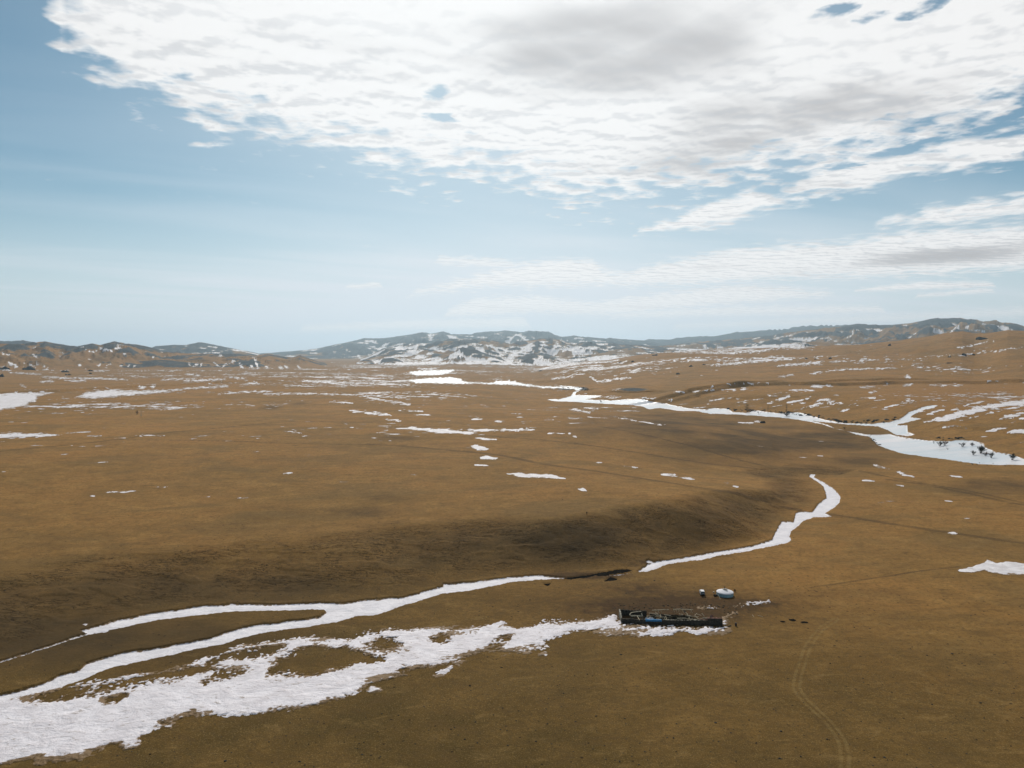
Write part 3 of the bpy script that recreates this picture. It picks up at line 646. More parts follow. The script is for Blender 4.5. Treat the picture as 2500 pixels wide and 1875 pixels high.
for cx, cy, rx, ry in [(1545, 951, 40, 5), (1385, 949, 30, 4), (1420, 949, 20, 5)]:
    A_rock = np.maximum(A_rock, 0.9 * ell(cx, cy, rx, ry) * (RG < 3000))


def wline(pts, hw, soft, val, arr, offs=(0.0,), wob=0.0):
    w = np.array([[p.x, p.y] for p in (at(*q) for q in pts)])
    # densify
    q = [w[0]]
    for i in range(len(w) - 1):
        n = 6
        for k_ in range(1, n + 1): q.append(w[i] + (w[i + 1] - w[i]) * k_ / n)
    w = np.array(q)
    for _ in range(3):
        w[1:-1] = 0.25 * w[:-2] + 0.5 * w[1:-1] + 0.25 * w[2:]
    pad = 6 + hw * 3
    m = inview & (X > w[:, 0].min() - pad) & (X < w[:, 0].max() + pad) & (Y > w[:, 1].min() - pad) & (Y < w[:, 1].max() + pad)
    idx = np.nonzero(m)
    if len(idx[0]) == 0: return
    x, y = X[idx], Y[idx]
    d, t = seg_dist(x, y, w)
    for o in offs:
        v = 1 - sstep(np.abs(d - o), hw, hw + soft)
        if val < 0: arr[idx] = np.minimum(arr[idx], val * v)
        else: arr[idx] = np.maximum(arr[idx], val * v)


DT = np.zeros_like(Z); LT = np.zeros_like(Z)
for pts, hw in [([(900,1084),(1008,1091),(1130,1102),(1225,1111),(1320,1133),(1500,1157),(1636,1179),(1744,1198),(1852,1219),(1947,1244)], 1.9), ([(2030,1256),(2144,1274),(2307,1299),(2500,1327),(2700,1350)], 1.7),
                ([(1171,1062),(1300,1072),(1408,1084),(1544,1103),(1653,1121),(1728,1132),(1842,1143)], 1.6), ([(1463,1041),(1544,1056),(1625,1074),(1693,1090),(1761,1111),(1860,1136)], 1.6), ([(2171,1171),(2280,1187),(2361,1204),(2429,1220),(2500,1233),(2700,1265)], 1.8),
                ([(2100,1150),(2250,1180),(2330,1192),(2500,1228)], 1.3), ([(-60,1108),(0,1101),(181,1085),(289,1073),(407,1056),(542,1044),(705,1029),(904,1031)], 1.8), ([(289,1073),(497,1075),(655,1081),(1000,1088)], 1.3), ([(1981,1434),(2144,1410),(2252,1393),(2340,1384)], 0.5)]:
    wline(pts, hw * 1.15, hw * 0.9, 1.0, DT)
for pts, hw in [([(2040,1512),(2027,1521),(2008,1532),(1987,1556),(1970,1583),(1960,1616),(1949,1648),(1943,1681),(1965,1711),(2008,1749),(2036,1779),(2055,1808),(2063,1841),(2063,1875),(2058,1930),(2050,2000)], 0.22)]:
    wline(pts, hw, 0.5, 1.0, LT, (0.0 + 0.85,))
wline([(2396,1243),(2388,1243),(2358,1255),(2350,1269),(2361,1285),(2355,1296),(2323,1307),(2252,1320),(2144,1339),(2090,1355),(2008,1369)], 0.2, 0.4, 0.7, LT, (0.8,))
wline([(1027,1534),(1108,1519),(1184,1507)], 0.2, 0.3, 1.0, LT, (0.7,))
wline([(1388,1240),(1500,1241),(1620,1245)], 0.4, 0.8, 0.7, LT)
for pts, v_ in [([(0,1290),(260,1262),(560,1240),(800,1246),(1050,1262)], .35), ([(200,1180),(520,1150),(860,1128),(1150,1130)], .3), ([(1300,1720),(1520,1660),(1760,1600),(1950,1570)], .35), ([(2000,1540),(2180,1500),(2340,1480),(2520,1476)], .4), ([(1100,1830),(1400,1800),(1700,1810),(2000,1850)], .3), ([(2100,1700),(2250,1640),(2420,1600),(2560,1590)], .35), ([(2060,1260),(2200,1240),(2360,1250),(2520,1262)], .3), ([(560,1100),(800,1120),(1050,1160),(1250,1230)], .3), ([(1720,1452),(1640,1442),(1560,1430),(1480,1440),(1380,1460),(1200,1490)], .5), ([(1800,1470),(1900,1500),(2000,1530)], .5)]:
    wline(pts, 0.35, 0.7, v_, DT)
DT *= np.clip(0.85 + 0.8 * fbm(X, Y, 14, 3, 601), 0, 1); LT *= np.clip(0.8 + 1.0 * fbm(X, Y, 5, 3, 603), 0, 1)

# =====================================================================
# MATERIALS
# =====================================================================
def newmat(name):
    m = bpy.data.materials.new(name); m.use_nodes = True
    return m, G(m.node_tree)


def out(g, bsdf):
    o = g.n('ShaderNodeOutputMaterial'); g.lk(bsdf, o.inputs[0])


def attr(g, name):
    a = g.n('ShaderNodeAttribute', attribute_name=name); return a.outputs['Fac']


def ground_mat():
    m, g = newmat("steppe_grass")
    pos = g.n('ShaderNodeNewGeometry').outputs['Position']
    p2 = g.vscale(pos, (1, 1, 0.6))
    n1 = g.noise(p2, 0.0016, 4, 0.55); n2 = g.noise(p2, 0.011, 5, 0.6, 0.3); n3 = g.noise(p2, 0.07, 6, 0.65, 0.3); n4 = g.noise(p2, 0.55, 5, 0.7); n5 = g.noise(p2, 2.6, 3, 0.7)
    n6 = g.noise(g.vscale(pos, (0.35, 1.0, 0.5)), 0.035, 5, 0.65, 0.5)
    col = g.mix(g.ss(n2, 0.34, 0.66), (0.215, 0.118, 0.033), (0.290, 0.147, 0.041))
    col = g.mix(g.ss(n1, 0.40, 0.64, 0, 0.6), col, (0.325, 0.163, 0.049))
    col = g.mix(g.ss(n3, 0.42, 0.75, 0, 0.75), col, (0.350, 0.196, 0.058))
    col = g.mix(g.ss(n6, 0.50, 0.70, 0, 0.45), col, (0.150, 0.086, 0.030))
    g8 = g.noise(g.vscale(pos, (0.6, 1.0, 0.5)), 0.022, 4, 0.6, 0.8)
    col = g.mix(g.ss(g8, 0.47, 0.64, 0.0, 0.62), col, (0.175, 0.105, 0.036))
    near_ol = attr(g, "olive")
    col = g.mix(g.m('MULTIPLY', near_ol, g.ss(n2, 0.25, 0.60, 0.55, 1.0)), col, g.mix(g.ss(n3, 0.3, 0.7), (0.060, 0.040, 0.010), (0.105, 0.063, 0.017)))
    col = g.mix(g.m('MULTIPLY', attr(g, "gold"), 0.75), col, g.mix(1.0, col, (1.22, 1.20, 1.24), 'MULTIPLY'))
    col = g.mix(g.m('MULTIPLY', attr(g, "warm"), g.ss(n3, 0.2, 0.6, 0.5, 1.0)), col, (0.34, 0.17, 0.055))
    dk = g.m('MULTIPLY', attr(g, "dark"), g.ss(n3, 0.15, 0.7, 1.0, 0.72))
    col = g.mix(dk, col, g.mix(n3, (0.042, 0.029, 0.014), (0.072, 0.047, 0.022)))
    so_ = attr(g, "soil")
    col = g.mix(g.m('MULTIPLY', so_, 0.85), col, g.mix(g.ss(n4, 0.3, 0.7), (0.026, 0.016, 0.010), (0.068, 0.036, 0.018)))
    col = g.mix(g.ss(attr(g, "dtrack"), 0.0, 1.0, 0.0, 0.62), col, (0.062, 0.036, 0.016))
    col = g.mix(g.ss(attr(g, "ltrack"), 0.0, 1.0, 0.0, 0.36), col, (0.27, 0.185, 0.07))
    rk = attr(g, "rock")
    nr = g.noise(pos, 0.012, 6, 0.7)
    rc = g.mix(g.ss(nr, 0.35, 0.65), (0.018, 0.040, 0.056), (0.050, 0.073, 0.088))
    rk2 = g.ss(g.m('ADD', rk, g.m('MULTIPLY', g.m('SUBTRACT', nr, 0.5), 0.9)), 0.28, 0.72)
    col = g.mix(rk2, col, rc)
    # tussocks and dung specks
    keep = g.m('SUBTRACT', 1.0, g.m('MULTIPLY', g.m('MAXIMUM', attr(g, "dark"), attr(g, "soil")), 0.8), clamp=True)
    col = g.mix(g.ss(n4, 0.30, 0.60, 0.50, 0.0), col, (0.060, 0.040, 0.015))
    col = g.mix(g.m('MULTIPLY', keep, g.ss(n5, 0.50, 0.72, 0.0, 0.45)), col, (0.36, 0.25, 0.10))
    n7 = g.noise(g.vscale(pos, (0.5, 1.0, 0.5)), 0.19, 6, 0.72, 0.6)
    col = g.mix(g.ss(n7, 0.30, 0.52, 0.55, 0.0), col, (0.100, 0.060, 0.022))
    col = g.mix(g.m('MULTIPLY', keep, g.ss(n7, 0.52, 0.76, 0.0, 0.32)), col, (0.34, 0.215, 0.082))
    vo = g.n('ShaderNodeTexVoronoi'); g.lk(g.vscale(pos, (1, 1, 0.3)), vo.inputs['Vector']); vo.inputs['Scale'].default_value = 0.42
    vo.inputs['Randomness'].default_value = 1.0
    sepc = g.n('ShaderNodeSeparateColor'); g.lk(vo.outputs['Color'], sepc.inputs[0])
    size = g.m('MULTIPLY', g.ss(sepc.outputs[0], 0.40, 1.0), 0.15)
    size = g.m('MULTIPLY', size, g.ss(n2, 0.35, 0.6, 0.4, 1.3))
    sk = g.m('LESS_THAN', vo.outputs['Distance'], size)
    col = g.mix(g.m('MULTIPLY', sk, 0.8), col, (0.026, 0.017, 0.009))
    vo2 = g.n('ShaderNodeTexVoronoi'); g.lk(g.vscale(pos, (1, 1, 0.3)), vo2.inputs['Vector']); vo2.inputs['Scale'].default_value = 1.15
    sep2 = g.n('ShaderNodeSeparateColor'); g.lk(vo2.outputs['Color'], sep2.inputs[0])
    sz2 = g.m('MULTIPLY', g.ss(sep2.outputs[1], 0.35, 1.0), g.ss(n3, 0.35, 0.62, 0.10, 0.42))
    col = g.mix(g.m('MULTIPLY', g.m('LESS_THAN', vo2.outputs['Distance'], sz2), 0.45), col, (0.055, 0.036, 0.015))
    # cracked turf lips across the foot slope
    cz = attr(g, "slope")
    wv = g.noise(g.vscale(pos, (0.16, 0.62, 0.62)), 1.0, 4, 0.6, 0.9)
    crack = g.m('SUBTRACT', 1.0, g.ss(g.m('ABSOLUTE', g.m('SUBTRACT', wv, 0.5)), 0.0, 0.030))
    crack = g.m('MULTIPLY', crack, g.m('MULTIPLY', g.ss(cz, 0.15, 0.6), g.ss(g.noise(p2, 0.06, 3, 0.5), 0.40, 0.52)))
    col = g.mix(g.m('MULTIPLY', crack, 0.8), col, (0.014, 0.010, 0.006))
    b = g.n('ShaderNodeBsdfPrincipled'); g.lk(col, b.inputs['Base Color'])
    b.inputs['Roughness'].default_value = 0.9; b.inputs['Specular IOR Level'].default_value = 0.04
    bm_ = g.n('ShaderNodeBump'); bm_.inputs['Distance'].default_value = 0.28; bm_.inputs['Strength'].default_value = 0.75
    hsum = g.m('ADD', g.m('MULTIPLY', n4, 1.0), g.m('MULTIPLY', n5, 0.35))
    hsum = g.m('SUBTRACT', hsum, g.m('MULTIPLY', crack, 0.8))
    g.lk(hsum, bm_.inputs['Height']); 
    bm2 = g.n('ShaderNodeBump'); bm2.inputs['Distance'].default_value = 18.0; bm2.inputs['Strength'].default_value = 0.55
    g.lk(g.m('MULTIPLY', g.noise(pos, 0.010, 7, 0.62), g.ss(rk, 0.0, 0.3, 0.10, 1.0)), bm2.inputs['Height'])
    g.lk(bm2.outputs[0], bm_.inputs['Normal'])
    g.lk(bm_.outputs[0], b.inputs['Normal'])
    out(g, b.outputs[0]); return m


def snow_mat(name, c1, c2, dirt, rough=0.7, spec=0.3, dscale=0.5, cscale=0.16):
    m, g = newmat(name)
    pos = g.n('ShaderNodeNewGeometry').outputs['Position']
    a = g.noise(g.vscale(pos, (0.4, 1, 1)) if cscale < .1 else pos, cscale, 5, 0.65, 0.4); b_ = g.noise(g.vscale(pos, (0.5, 1.3, 1)), dscale, 6, 0.72, 0.6); d_ = g.noise(pos, 2.2, 5, 0.7)
    col = g.mix(g.ss(a, 0.35, 0.65), c1, c2)
    dm = g.m('MULTIPLY', g.ss(b_, 0.55, 0.72), dirt)
    col = g.mix(dm, col, (0.20, 0.135, 0.075))
    col = g.mix(g.m('MULTIPLY', g.ss(d_, 0.60, 0.70), min(1.0, dirt * 1.3)), col, (0.16, 0.10, 0.05))
    gn = g.noise(g.vscale(pos, (0.7, 1.0, 1.0)), 0.9, 6, 0.75, 0.4)
    gn = g.m('ADD', g.m('MULTIPLY', g.m('SUBTRACT', gn, 0.5), 2.2), g.m('MULTIPLY', attr(g, "depth"), 1.25))
    col = g.mix(g.ss(gn, 0.18, 0.78), (0.19, 0.112, 0.042), col)
    b = g.n('ShaderNodeBsdfPrincipled'); g.lk(col, b.inputs['Base Color'])
    b.inputs['Roughness'].default_value = rough; b.inputs['Specular IOR Level'].default_value = spec
    bu = g.n('ShaderNodeBump'); bu.inputs['Distance'].default_value = 0.55; bu.inputs['Strength'].default_value = 0.8
    g.lk(g.m('ADD', g.m('MULTIPLY', a, 2.0), g.m('ADD', b_, g.m('MULTIPLY', d_, 0.35))), bu.inputs['Height']); g.lk(bu.outputs[0], b.inputs['Normal'])
    out(g, b.outputs[0]); return m


def plain_mat(name, c1, c2=None, rough=0.8, scale=1.5, spec=0.06, metal=0.0, bump=0.0):
    m, g = newmat(name)
    tcn = g.n('ShaderNodeTexCoord').outputs['Object']
    n = g.noise(tcn, scale, 5, 0.65)
    c2 = c2 or tuple(v * 0.7 for v in c1)
    col = g.mix(g.ss(n, 0.35, 0.65), c2, c1)
    b = g.n('ShaderNodeBsdfPrincipled'); g.lk(col, b.inputs['Base Color'])
    b.inputs['Roughness'].default_value = rough; b.inputs['Specular IOR Level'].default_value = spec; b.inputs['Metallic'].default_value = metal
    if spec == 0.0: b.inputs['IOR'].default_value = 1.0
    if bump:
        bu = g.n('ShaderNodeBump'); bu.inputs['Distance'].default_value = bump; g.lk(g.noise(tcn, scale * 4, 5, 0.7), bu.inputs['Height']); g.lk(bu.outputs[0], b.inputs['Normal'])
    out(g, b.outputs[0]); return m


M_ground = ground_mat()
M_stream = snow_mat("stream_snow", (0.81, 0.78, 0.80), (0.70, 0.68, 0.71), 0.35)
M_field = snow_mat("drift_snow", (0.82, 0.785, 0.81), (0.68, 0.64, 0.66), 0.85)
M_snow = snow_mat("patch_snow", (0.76, 0.73, 0.735), (0.60, 0.56, 0.56), 0.55, dscale=0.05)
M_ice = snow_mat("river_ice", (0.56, 0.63, 0.67), (0.78, 0.75, 0.75), 0.25, 0.35, 0.4, 0.03, 0.022)
M_water = plain_mat("dark_water", (0.010, 0.010, 0.009), (0.018, 0.015, 0.011), 1.0, 0.5, 0.0)

# =====================================================================
# LAND MESHES
# =====================================================================
def np_mesh(name, V, faces_list, mat, attrs=None, smooth=True):
    """faces_list: list of (k-gon index arrays)"""
    me = bpy.data.meshes.new(name)
    me.vertices.add(len(V)); me.vertices.foreach_set("co", V.astype(np.float32).ravel())
    nl = sum(f.size for f in faces_list); npoly = sum(len(f) for f in faces_list)
    me.loops.add(nl); me.loops.foreach_set("vertex_index", np.concatenate([f.ravel() for f in faces_list]).astype(np.int32))
    me.polygons.add(npoly)
    tot = np.concatenate([np.full(len(f), f.shape[1]) for f in faces_list])
    st = np.concatenate([[0], np.cumsum(tot)[:-1]])
    me.polygons.foreach_set("loop_start", st.astype(np.int32))
    me.polygons.foreach_set("use_smooth", np.full(npoly, smooth))
    me.update(calc_edges=True)
    for an, av in (attrs or {}).items():
        at_ = me.attributes.new(an, 'FLOAT', 'POINT'); at_.data.foreach_set("value", av.astype(np.float32))
    if mat: me.materials.append(mat)
    o = bpy.data.objects.new(name, me); COL.objects.link(o)
    return o


VID = np.arange(NR * NC).reshape(NR, NC)
cells = []
for j0 in range(NC):
    pass
jn = np.concatenate([np.arange(1, NC), [0]])
Aq = VID[:-1, :]; Bq = VID[:-1, jn]; Cq = VID[1:, jn]; Dq = VID[1:, :]
QUADS = np.stack([Aq, Bq, Cq, Dq], -1).reshape(-1, 4)
Q_LID = np.maximum.reduce([LID.ravel()[QUADS[:, i]] for i in range(4)])
VALL = np.stack([X.ravel(), Y.ravel(), Z.ravel()], 1)
olive = 1 - sstep(RG + 0.25 * X + 70 * fbm(X, Y, 120, 3, 701), 140, 430)
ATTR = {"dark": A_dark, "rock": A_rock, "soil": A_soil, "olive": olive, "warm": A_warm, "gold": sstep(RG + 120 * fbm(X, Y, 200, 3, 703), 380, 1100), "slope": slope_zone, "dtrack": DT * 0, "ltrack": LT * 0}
LKEY = np.array([0 if l[0] == 'L' else 1 if l[0] == 'M' else 2 for l in LAYERS] + [9])
Q_K = np.where(Q_LID < 0, 9, LKEY[Q_LID])


def sub_mesh(name, qsel, mat, dz=0.0, attrs=ATTR, vals=None):
    q = QUADS[qsel]
    u, inv = np.unique(q.ravel(), return_inverse=True)
    V = VALL[u].copy(); V[:, 2] += dz
    return np_mesh(name, V, [inv.reshape(-1, 4)], mat, {k_: (vals or {}).get(k_, v).ravel()[u] for k_, v in attrs.items()})


def tag(o, label=None, cat=None, group=None, kind=None):
    if label: o["label"] = label
    if cat: o["category"] = cat
    if group: o["group"] = group
    if kind: o["kind"] = kind
    return o


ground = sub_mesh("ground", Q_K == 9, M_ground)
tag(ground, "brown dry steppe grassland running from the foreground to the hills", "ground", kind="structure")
for kk_, lb in ((0, "low brown hills with dark rocky tops at the left edge of the plain"), (1, "snow streaked blue mountains in the middle of the horizon"), (2, "long rising hills and brown slope on the right of the horizon")):
    sel = Q_K == kk_
    if sel.any():
        tag(sub_mesh("hills" if kk_ != 1 else "mountains", sel, M_ground), lb, "hills" if kk_ != 1 else "mountains", kind="structure")
# centre disc below the camera
cd = np.concatenate([VALL[:NC], [[0, 0, float(Z[0].mean())]]])
hub = np.stack([np.arange(NC), jn, np.full(NC, NC)], 1)
# stitch the hub into the ground mesh as one sheet
bmh = bmesh.new(); bmh.from_mesh(ground.data); bmh.verts.ensure_lookup_table()
ring = [bmh.verts[i] for i in range(NC)]
hv = bmh.verts.new((0, 0, float(Z[0].mean())))
for i in range(NC):
    try: bmh.faces.new((ring[(i + 1) % NC], ring[i], hv)).smooth = True
    except ValueError: pass
bmh.normal_update()
bmh.to_mesh(ground.data); bmh.free()


def clip_mesh(name, f, mat, thick, k_, base_off=0.02, attrs=None, vals=None, rfac=0.00012, drift=None, kd=4.0, dn=None):
    fr = f.ravel(); q = QUADS
    mx = np.maximum.reduce([fr[q[:, i]] for i in range(4)]) > 0
    q = q[mx]
    tri = np.concatenate([q[:, [0, 1, 2]], q[:, [0, 2, 3]]])
    ft = fr[tri]; ins_ = ft > 0; cnt = ins_.sum(1)
    full = tri[cnt == 3]
    rad = RG.ravel()
    def roll(t, i_):   # rotate so the odd one out is first
        odd = np.argmax(i_, 1); idx = (odd[:, None] + np.arange(3)) % 3
        return np.take_along_axis(t, idx, 1)
    t1 = tri[cnt == 1]; t1 = roll(t1, ins_[cnt == 1])
    t2 = tri[cnt == 2]; t2 = roll(t2, ~ins_[cnt == 2])
    ekeys = []
    def key(a, b): return np.minimum(a, b).astype(np.int64) * (NR * NC) + np.maximum(a, b)
    e = np.concatenate([key(t1[:, 0], t1[:, 1]), key(t1[:, 0], t1[:, 2]), key(t2[:, 0], t2[:, 1]), key(t2[:, 0], t2[:, 2])])
    ue, einv = np.unique(e, return_inverse=True)
    n1, n2 = len(t1), len(t2)
    e1a, e1b, e2a, e2b = einv[:n1], einv[n1:2 * n1], einv[2 * n1:2 * n1 + n2], einv[2 * n1 + n2:]
    a = (ue // (NR * NC)).astype(np.int64); b = (ue % (NR * NC)).astype(np.int64)
    w = fr[a] / (fr[a] - fr[b]); w = np.clip(w, 0.001, 0.999)
    EV = VALL[a] * (1 - w)[:, None] + VALL[b] * w[:, None]
    erad = rad[a]
    EV[:, 2] += base_off + rfac * erad
    uv, vinv = np.unique(np.concatenate([full.ravel(), t1[:, 0], t2[:, 1], t2[:, 2]]), return_inverse=True)
    VV = VALL[uv].copy()
    VV[:, 2] += base_off + rfac * rad[uv] + thick * np.clip(fr[uv] / k_, 0, 1)
    if drift is not None: VV[:, 2] += drift.ravel()[uv] * np.clip(fr[uv] / (k_ * 1.5), 0, 1)
    o1 = len(full) * 3
    F3 = vinv[:o1].reshape(-1, 3)
    i1 = vinv[o1:o1 + n1]; i2a = vinv[o1 + n1:o1 + n1 + n2]; i2b = vinv[o1 + n1 + n2:]
    off = len(uv)
    T1 = np.stack([i1, off + e1a, off + e1b], 1)
    T2 = np.stack([off + e2a, i2a, i2b, off + e2b], 1)
    V = np.concatenate([VV, EV])
    at_ = None
    if attrs:
        at_ = {}
        for kq, v in attrs.items():
            v = (vals or {}).get(kq, v).ravel()
            at_[kq] = np.concatenate([v[uv], v[a] * (1 - w) + v[b] * w])
    at_ = at_ or {}
    at_["depth"] = np.concatenate([np.clip((fr[uv] + (dn.ravel()[uv] if dn is not None else 0)) / kd, 0, 1), np.zeros(len(a))])
    return np_mesh(name, V, [F3, T1, T2], mat, at_)


tag(clip_mesh("frozen_stream", f_stream, M_stream, 0.10, 4, drift=0.08 * ridged(X, Y, 6, 3, 811) + 0.08, kd=2.6, dn=4 * fbm(X, Y, 6, 4, 831, 0.65) + 0.5), "white frozen stream bending across the foreground below the dark slope", "frozen stream", kind="structure")
tag(clip_mesh("water", f_water, M_water, 0.0, 1, 0.03), "narrow black pool of open water in the gap of the frozen stream", "water", kind="structure")
tag(clip_mesh("snow_field", f_field, M_field, 0.16, 6, drift=0.13 * ridged(X + .6 * Y, Y * 0.6 - .3 * X, 12, 3, 801) + 0.05 * fbm(X, Y, 2.5, 3, 805) + 0.12, kd=8.0, dn=26 * fbm(S_ / 3.5, T_, 8, 5, 821, 0.65) - 2.0), "broad ragged snow field spreading to the lower left corner", "snow field", kind="structure")
tag(clip_mesh("frozen_river", f_river, M_ice, 0.05, 4, kd=1.4, dn=0.4 + 4 * e5), "pale frozen river widening at the right edge and winding away", "frozen river", kind="structure")
tag(clip_mesh("snow", f_snow, M_snow, 0.10, 4, 0.04, kd=2.2, dn=0.2 + 5.0 * e5), "scattered thin snow patches and streaks on plain and hills", "snow", kind="stuff")
f_path = np.maximum(DT, LT) - 0.06
f_path[~inview] = -1
tag(clip_mesh("path", f_path, M_ground, 0.0, 1, 0.012, ATTR, {"dtrack": DT, "ltrack": LT}, 0.00002), "worn vehicle tracks and ruts crossing the grass", "path", kind="structure")



# =====================================================================
# OBJECT HELPERS
# =====================================================================
rnd = random.Random(11)


class MB:
    def __init__(s): s.bm = bmesh.new()
    def box(s, c, size, rz=0.0, rx=0.0, ry=0.0, bevel=0.0):
        r = bmesh.ops.create_cube(s.bm, size=1.0)
        M = Matrix.Translation(c) @ Matrix.Rotation(rz, 4, 'Z') @ Matrix.Rotation(ry, 4, 'Y') @ Matrix.Rotation(rx, 4, 'X') @ Matrix.Diagonal((*size, 1))
        bmesh.ops.transform(s.bm, matrix=M, verts=r['verts'])
        if bevel:
            es = list({e for v in r['verts'] for e in v.link_edges})
            bmesh.ops.bevel(s.bm, geom=es, offset=bevel, segments=2, affect='EDGES', profile=0.6)
        return s
    def tube(s, p0, p1, r0, r1=None, n=8, cap=True):
        p0, p1 = Vector(p0), Vector(p1); r1 = r0 if r1 is None else r1
        d = (p1 - p0); q = d.to_track_quat('Z', 'Y')
        a = []; b = []
        for i in range(n):
            t = 2 * math.pi * i / n; v = Vector((math.cos(t), math.sin(t), 0))
            a.append(s.bm.verts.new(p0 + q @ (v * r0))); b.append(s.bm.verts.new(p1 + q @ (v * r1)))
        for i in range(n):
            s.bm.faces.new((a[i], a[(i + 1) % n], b[(i + 1) % n], b[i]))
        if cap:
            s.bm.faces.new(a[::-1]); s.bm.faces.new(b)
        return s
    def lathe(s, prof, n=48, wob=None):
        rings = []
        for k_, (r, z) in enumerate(prof):
            ring_ = []
            for i in range(n):
                t = 2 * math.pi * i / n; rr = r * (1 + (wob(t, z) if wob else 0))
                ring_.append(s.bm.verts.new((rr * math.cos(t), rr * math.sin(t), z)))
            rings.append(ring_)
        for k_ in range(len(rings) - 1):
            for i in range(n):
                s.bm.faces.new((rings[k_][i], rings[k_][(i + 1) % n], rings[k_ + 1][(i + 1) % n], rings[k_ + 1][i]))
        return s
    def poly(s, pts):
        s.bm.faces.new([s.bm.verts.new(p) for p in pts]); return s
    def build(s, name, mat, parent=None, smooth=False, loc=None):
        bmesh.ops.recalc_face_normals(s.bm, faces=s.bm.faces)
        me = bpy.data.meshes.new(name); s.bm.to_mesh(me); s.bm.free()
        if smooth:
            for p in me.polygons: p.use_smooth = True
        if mat: me.materials.append(mat)
        o = bpy.data.objects.new(name, me); COL.objects.link(o)
        if parent: o.parent = parent
        if loc is not None: o.location = loc
        return o


def empty(name, loc, rz=0.0):
    o = bpy.data.objects.new(name, None); COL.objects.link(o); o.location = loc; o.rotation_euler = (0, 0, rz); o.empty_display_size = 0.5
    return o


# =====================================================================
# GER (round felt tent)
# =====================================================================
M_felt = plain_mat("wall_canvas", (0.30, 0.47, 0.52), (0.20, 0.36, 0.42), 0.85, 0.9, bump=0.03)
M_roof = plain_mat("roof_canvas", (0.80, 0.79, 0.80), (0.70, 0.69, 0.71), 0.8, 0.8, bump=0.03)
M_flap = plain_mat("flap_canvas", (0.66, 0.64, 0.60), (0.5, 0.5, 0.48), 0.8, 2)
M_rope = plain_mat("rope", (0.30, 0.32, 0.30), None, 0.9, 5)
M_wood = plain_mat("grey_wood", (0.34, 0.28, 0.19), (0.20, 0.16, 0.10), 0.9, 2.5)
M_pale = plain_mat("pale_wood", (0.62, 0.55, 0.40), (0.45, 0.39, 0.27), 0.85, 3)
M_darkw = plain_mat("dark_wood", (0.055, 0.042, 0.028), (0.03, 0.024, 0.018), 0.95, 2.5)
M_rust = plain_mat("sooty_metal", (0.06, 0.05, 0.045), None, 0.6, 4, 0.4, 0.5)
M_orange = plain_mat("orange_door", (0.45, 0.14, 0.04), None, 0.5, 2)

gp = at(1769.7, 1452.5)
gbase = at(1769.7, 1459.3)
ger_c = Vector(((gbase.x / gbase.y) * (gbase.y + 3.0), gbase.y + 3.0, 0)); ger_c.z = zat(ger_c.x, ger_c.y) - 0.05
GR = 3.15
ger = tag(empty("ger", ger_c, math.radians(8)), "round white felt tent with pale blue wall standing beside the parked car", "ger")
MB().lathe([(GR * 1.0, 0), (GR * 1.015, 0.5), (GR * 1.01, 1.0), (GR * 0.985, 1.42)], 64, lambda t, z: 0.006 * math.sin(23 * t + z * 3)).build("wall", M_felt, ger, True)
rf = MB().lathe([(GR * 1.03, 1.28), (GR * 1.04, 1.36), (GR * 1.01, 1.50), (GR * 0.75, 1.76), (GR * 0.45, 2.02), (0.82, 2.22), (0.0, 2.30)], 64, lambda t, z: 0.008 * math.sin(40 * t)).build("roof", M_roof, ger, True)
for z in (0.42, 0.92, 1.22):
    MB().lathe([(GR * 1.018, z - 0.03), (GR * 1.030, z - 0.03), (GR * 1.030, z + 0.03), (GR * 1.018, z + 0.03)], 64).build("rope", M_rope, ger)
cr = MB(); cr.lathe([(0.62, 2.18), (0.68, 2.18), (0.68, 2.42), (0.62, 2.42)], 24)
for i in range(4):
    a = math.pi * i / 4; cr.tube((-0.62 * math.cos(a), -0.62 * math.sin(a), 2.40), (0.62 * math.cos(a), 0.62 * math.sin(a), 2.40), 0.03)
cr.build("crown_ring", M_wood, ger)
fl = MB(); fl.poly([(-1.05, 0.25, 2.44), (0.25, -1.55, 2.16), (1.15, 0.05, 2.46), (0.1, 0.95, 2.50)])
r_ = bmesh.ops.solidify(fl.bm, geom=fl.bm.faces[:], thickness=0.05)
fl.build("crown_cover", M_flap, ger)
MB().tube((0.0, 0.45, 2.2), (0.0, 0.45, 3.4), 0.09, 0.09, 12).build("stove_pipe", M_rust, ger)
dr = MB(); dr.box((0.0, GR + 0.02, 0.72), (0.86, 0.10, 1.35), 0, bevel=0.01).build("door", M_orange, ger)
df_ = MB(); df_.box((-0.52, GR + 0.03, 0.75), (0.12, 0.16, 1.5)); df_.box((0.52, GR + 0.03, 0.75), (0.12, 0.16, 1.5)); df_.box((0, GR + 0.03, 1.47), (0.92, 0.155, 0.10)); df_.build("door_frame", M_wood, ger)

def rel_g(px, py, h=0.0):
    """ground point near the ger, at a photo pixel"""
    return at(px, py, h)

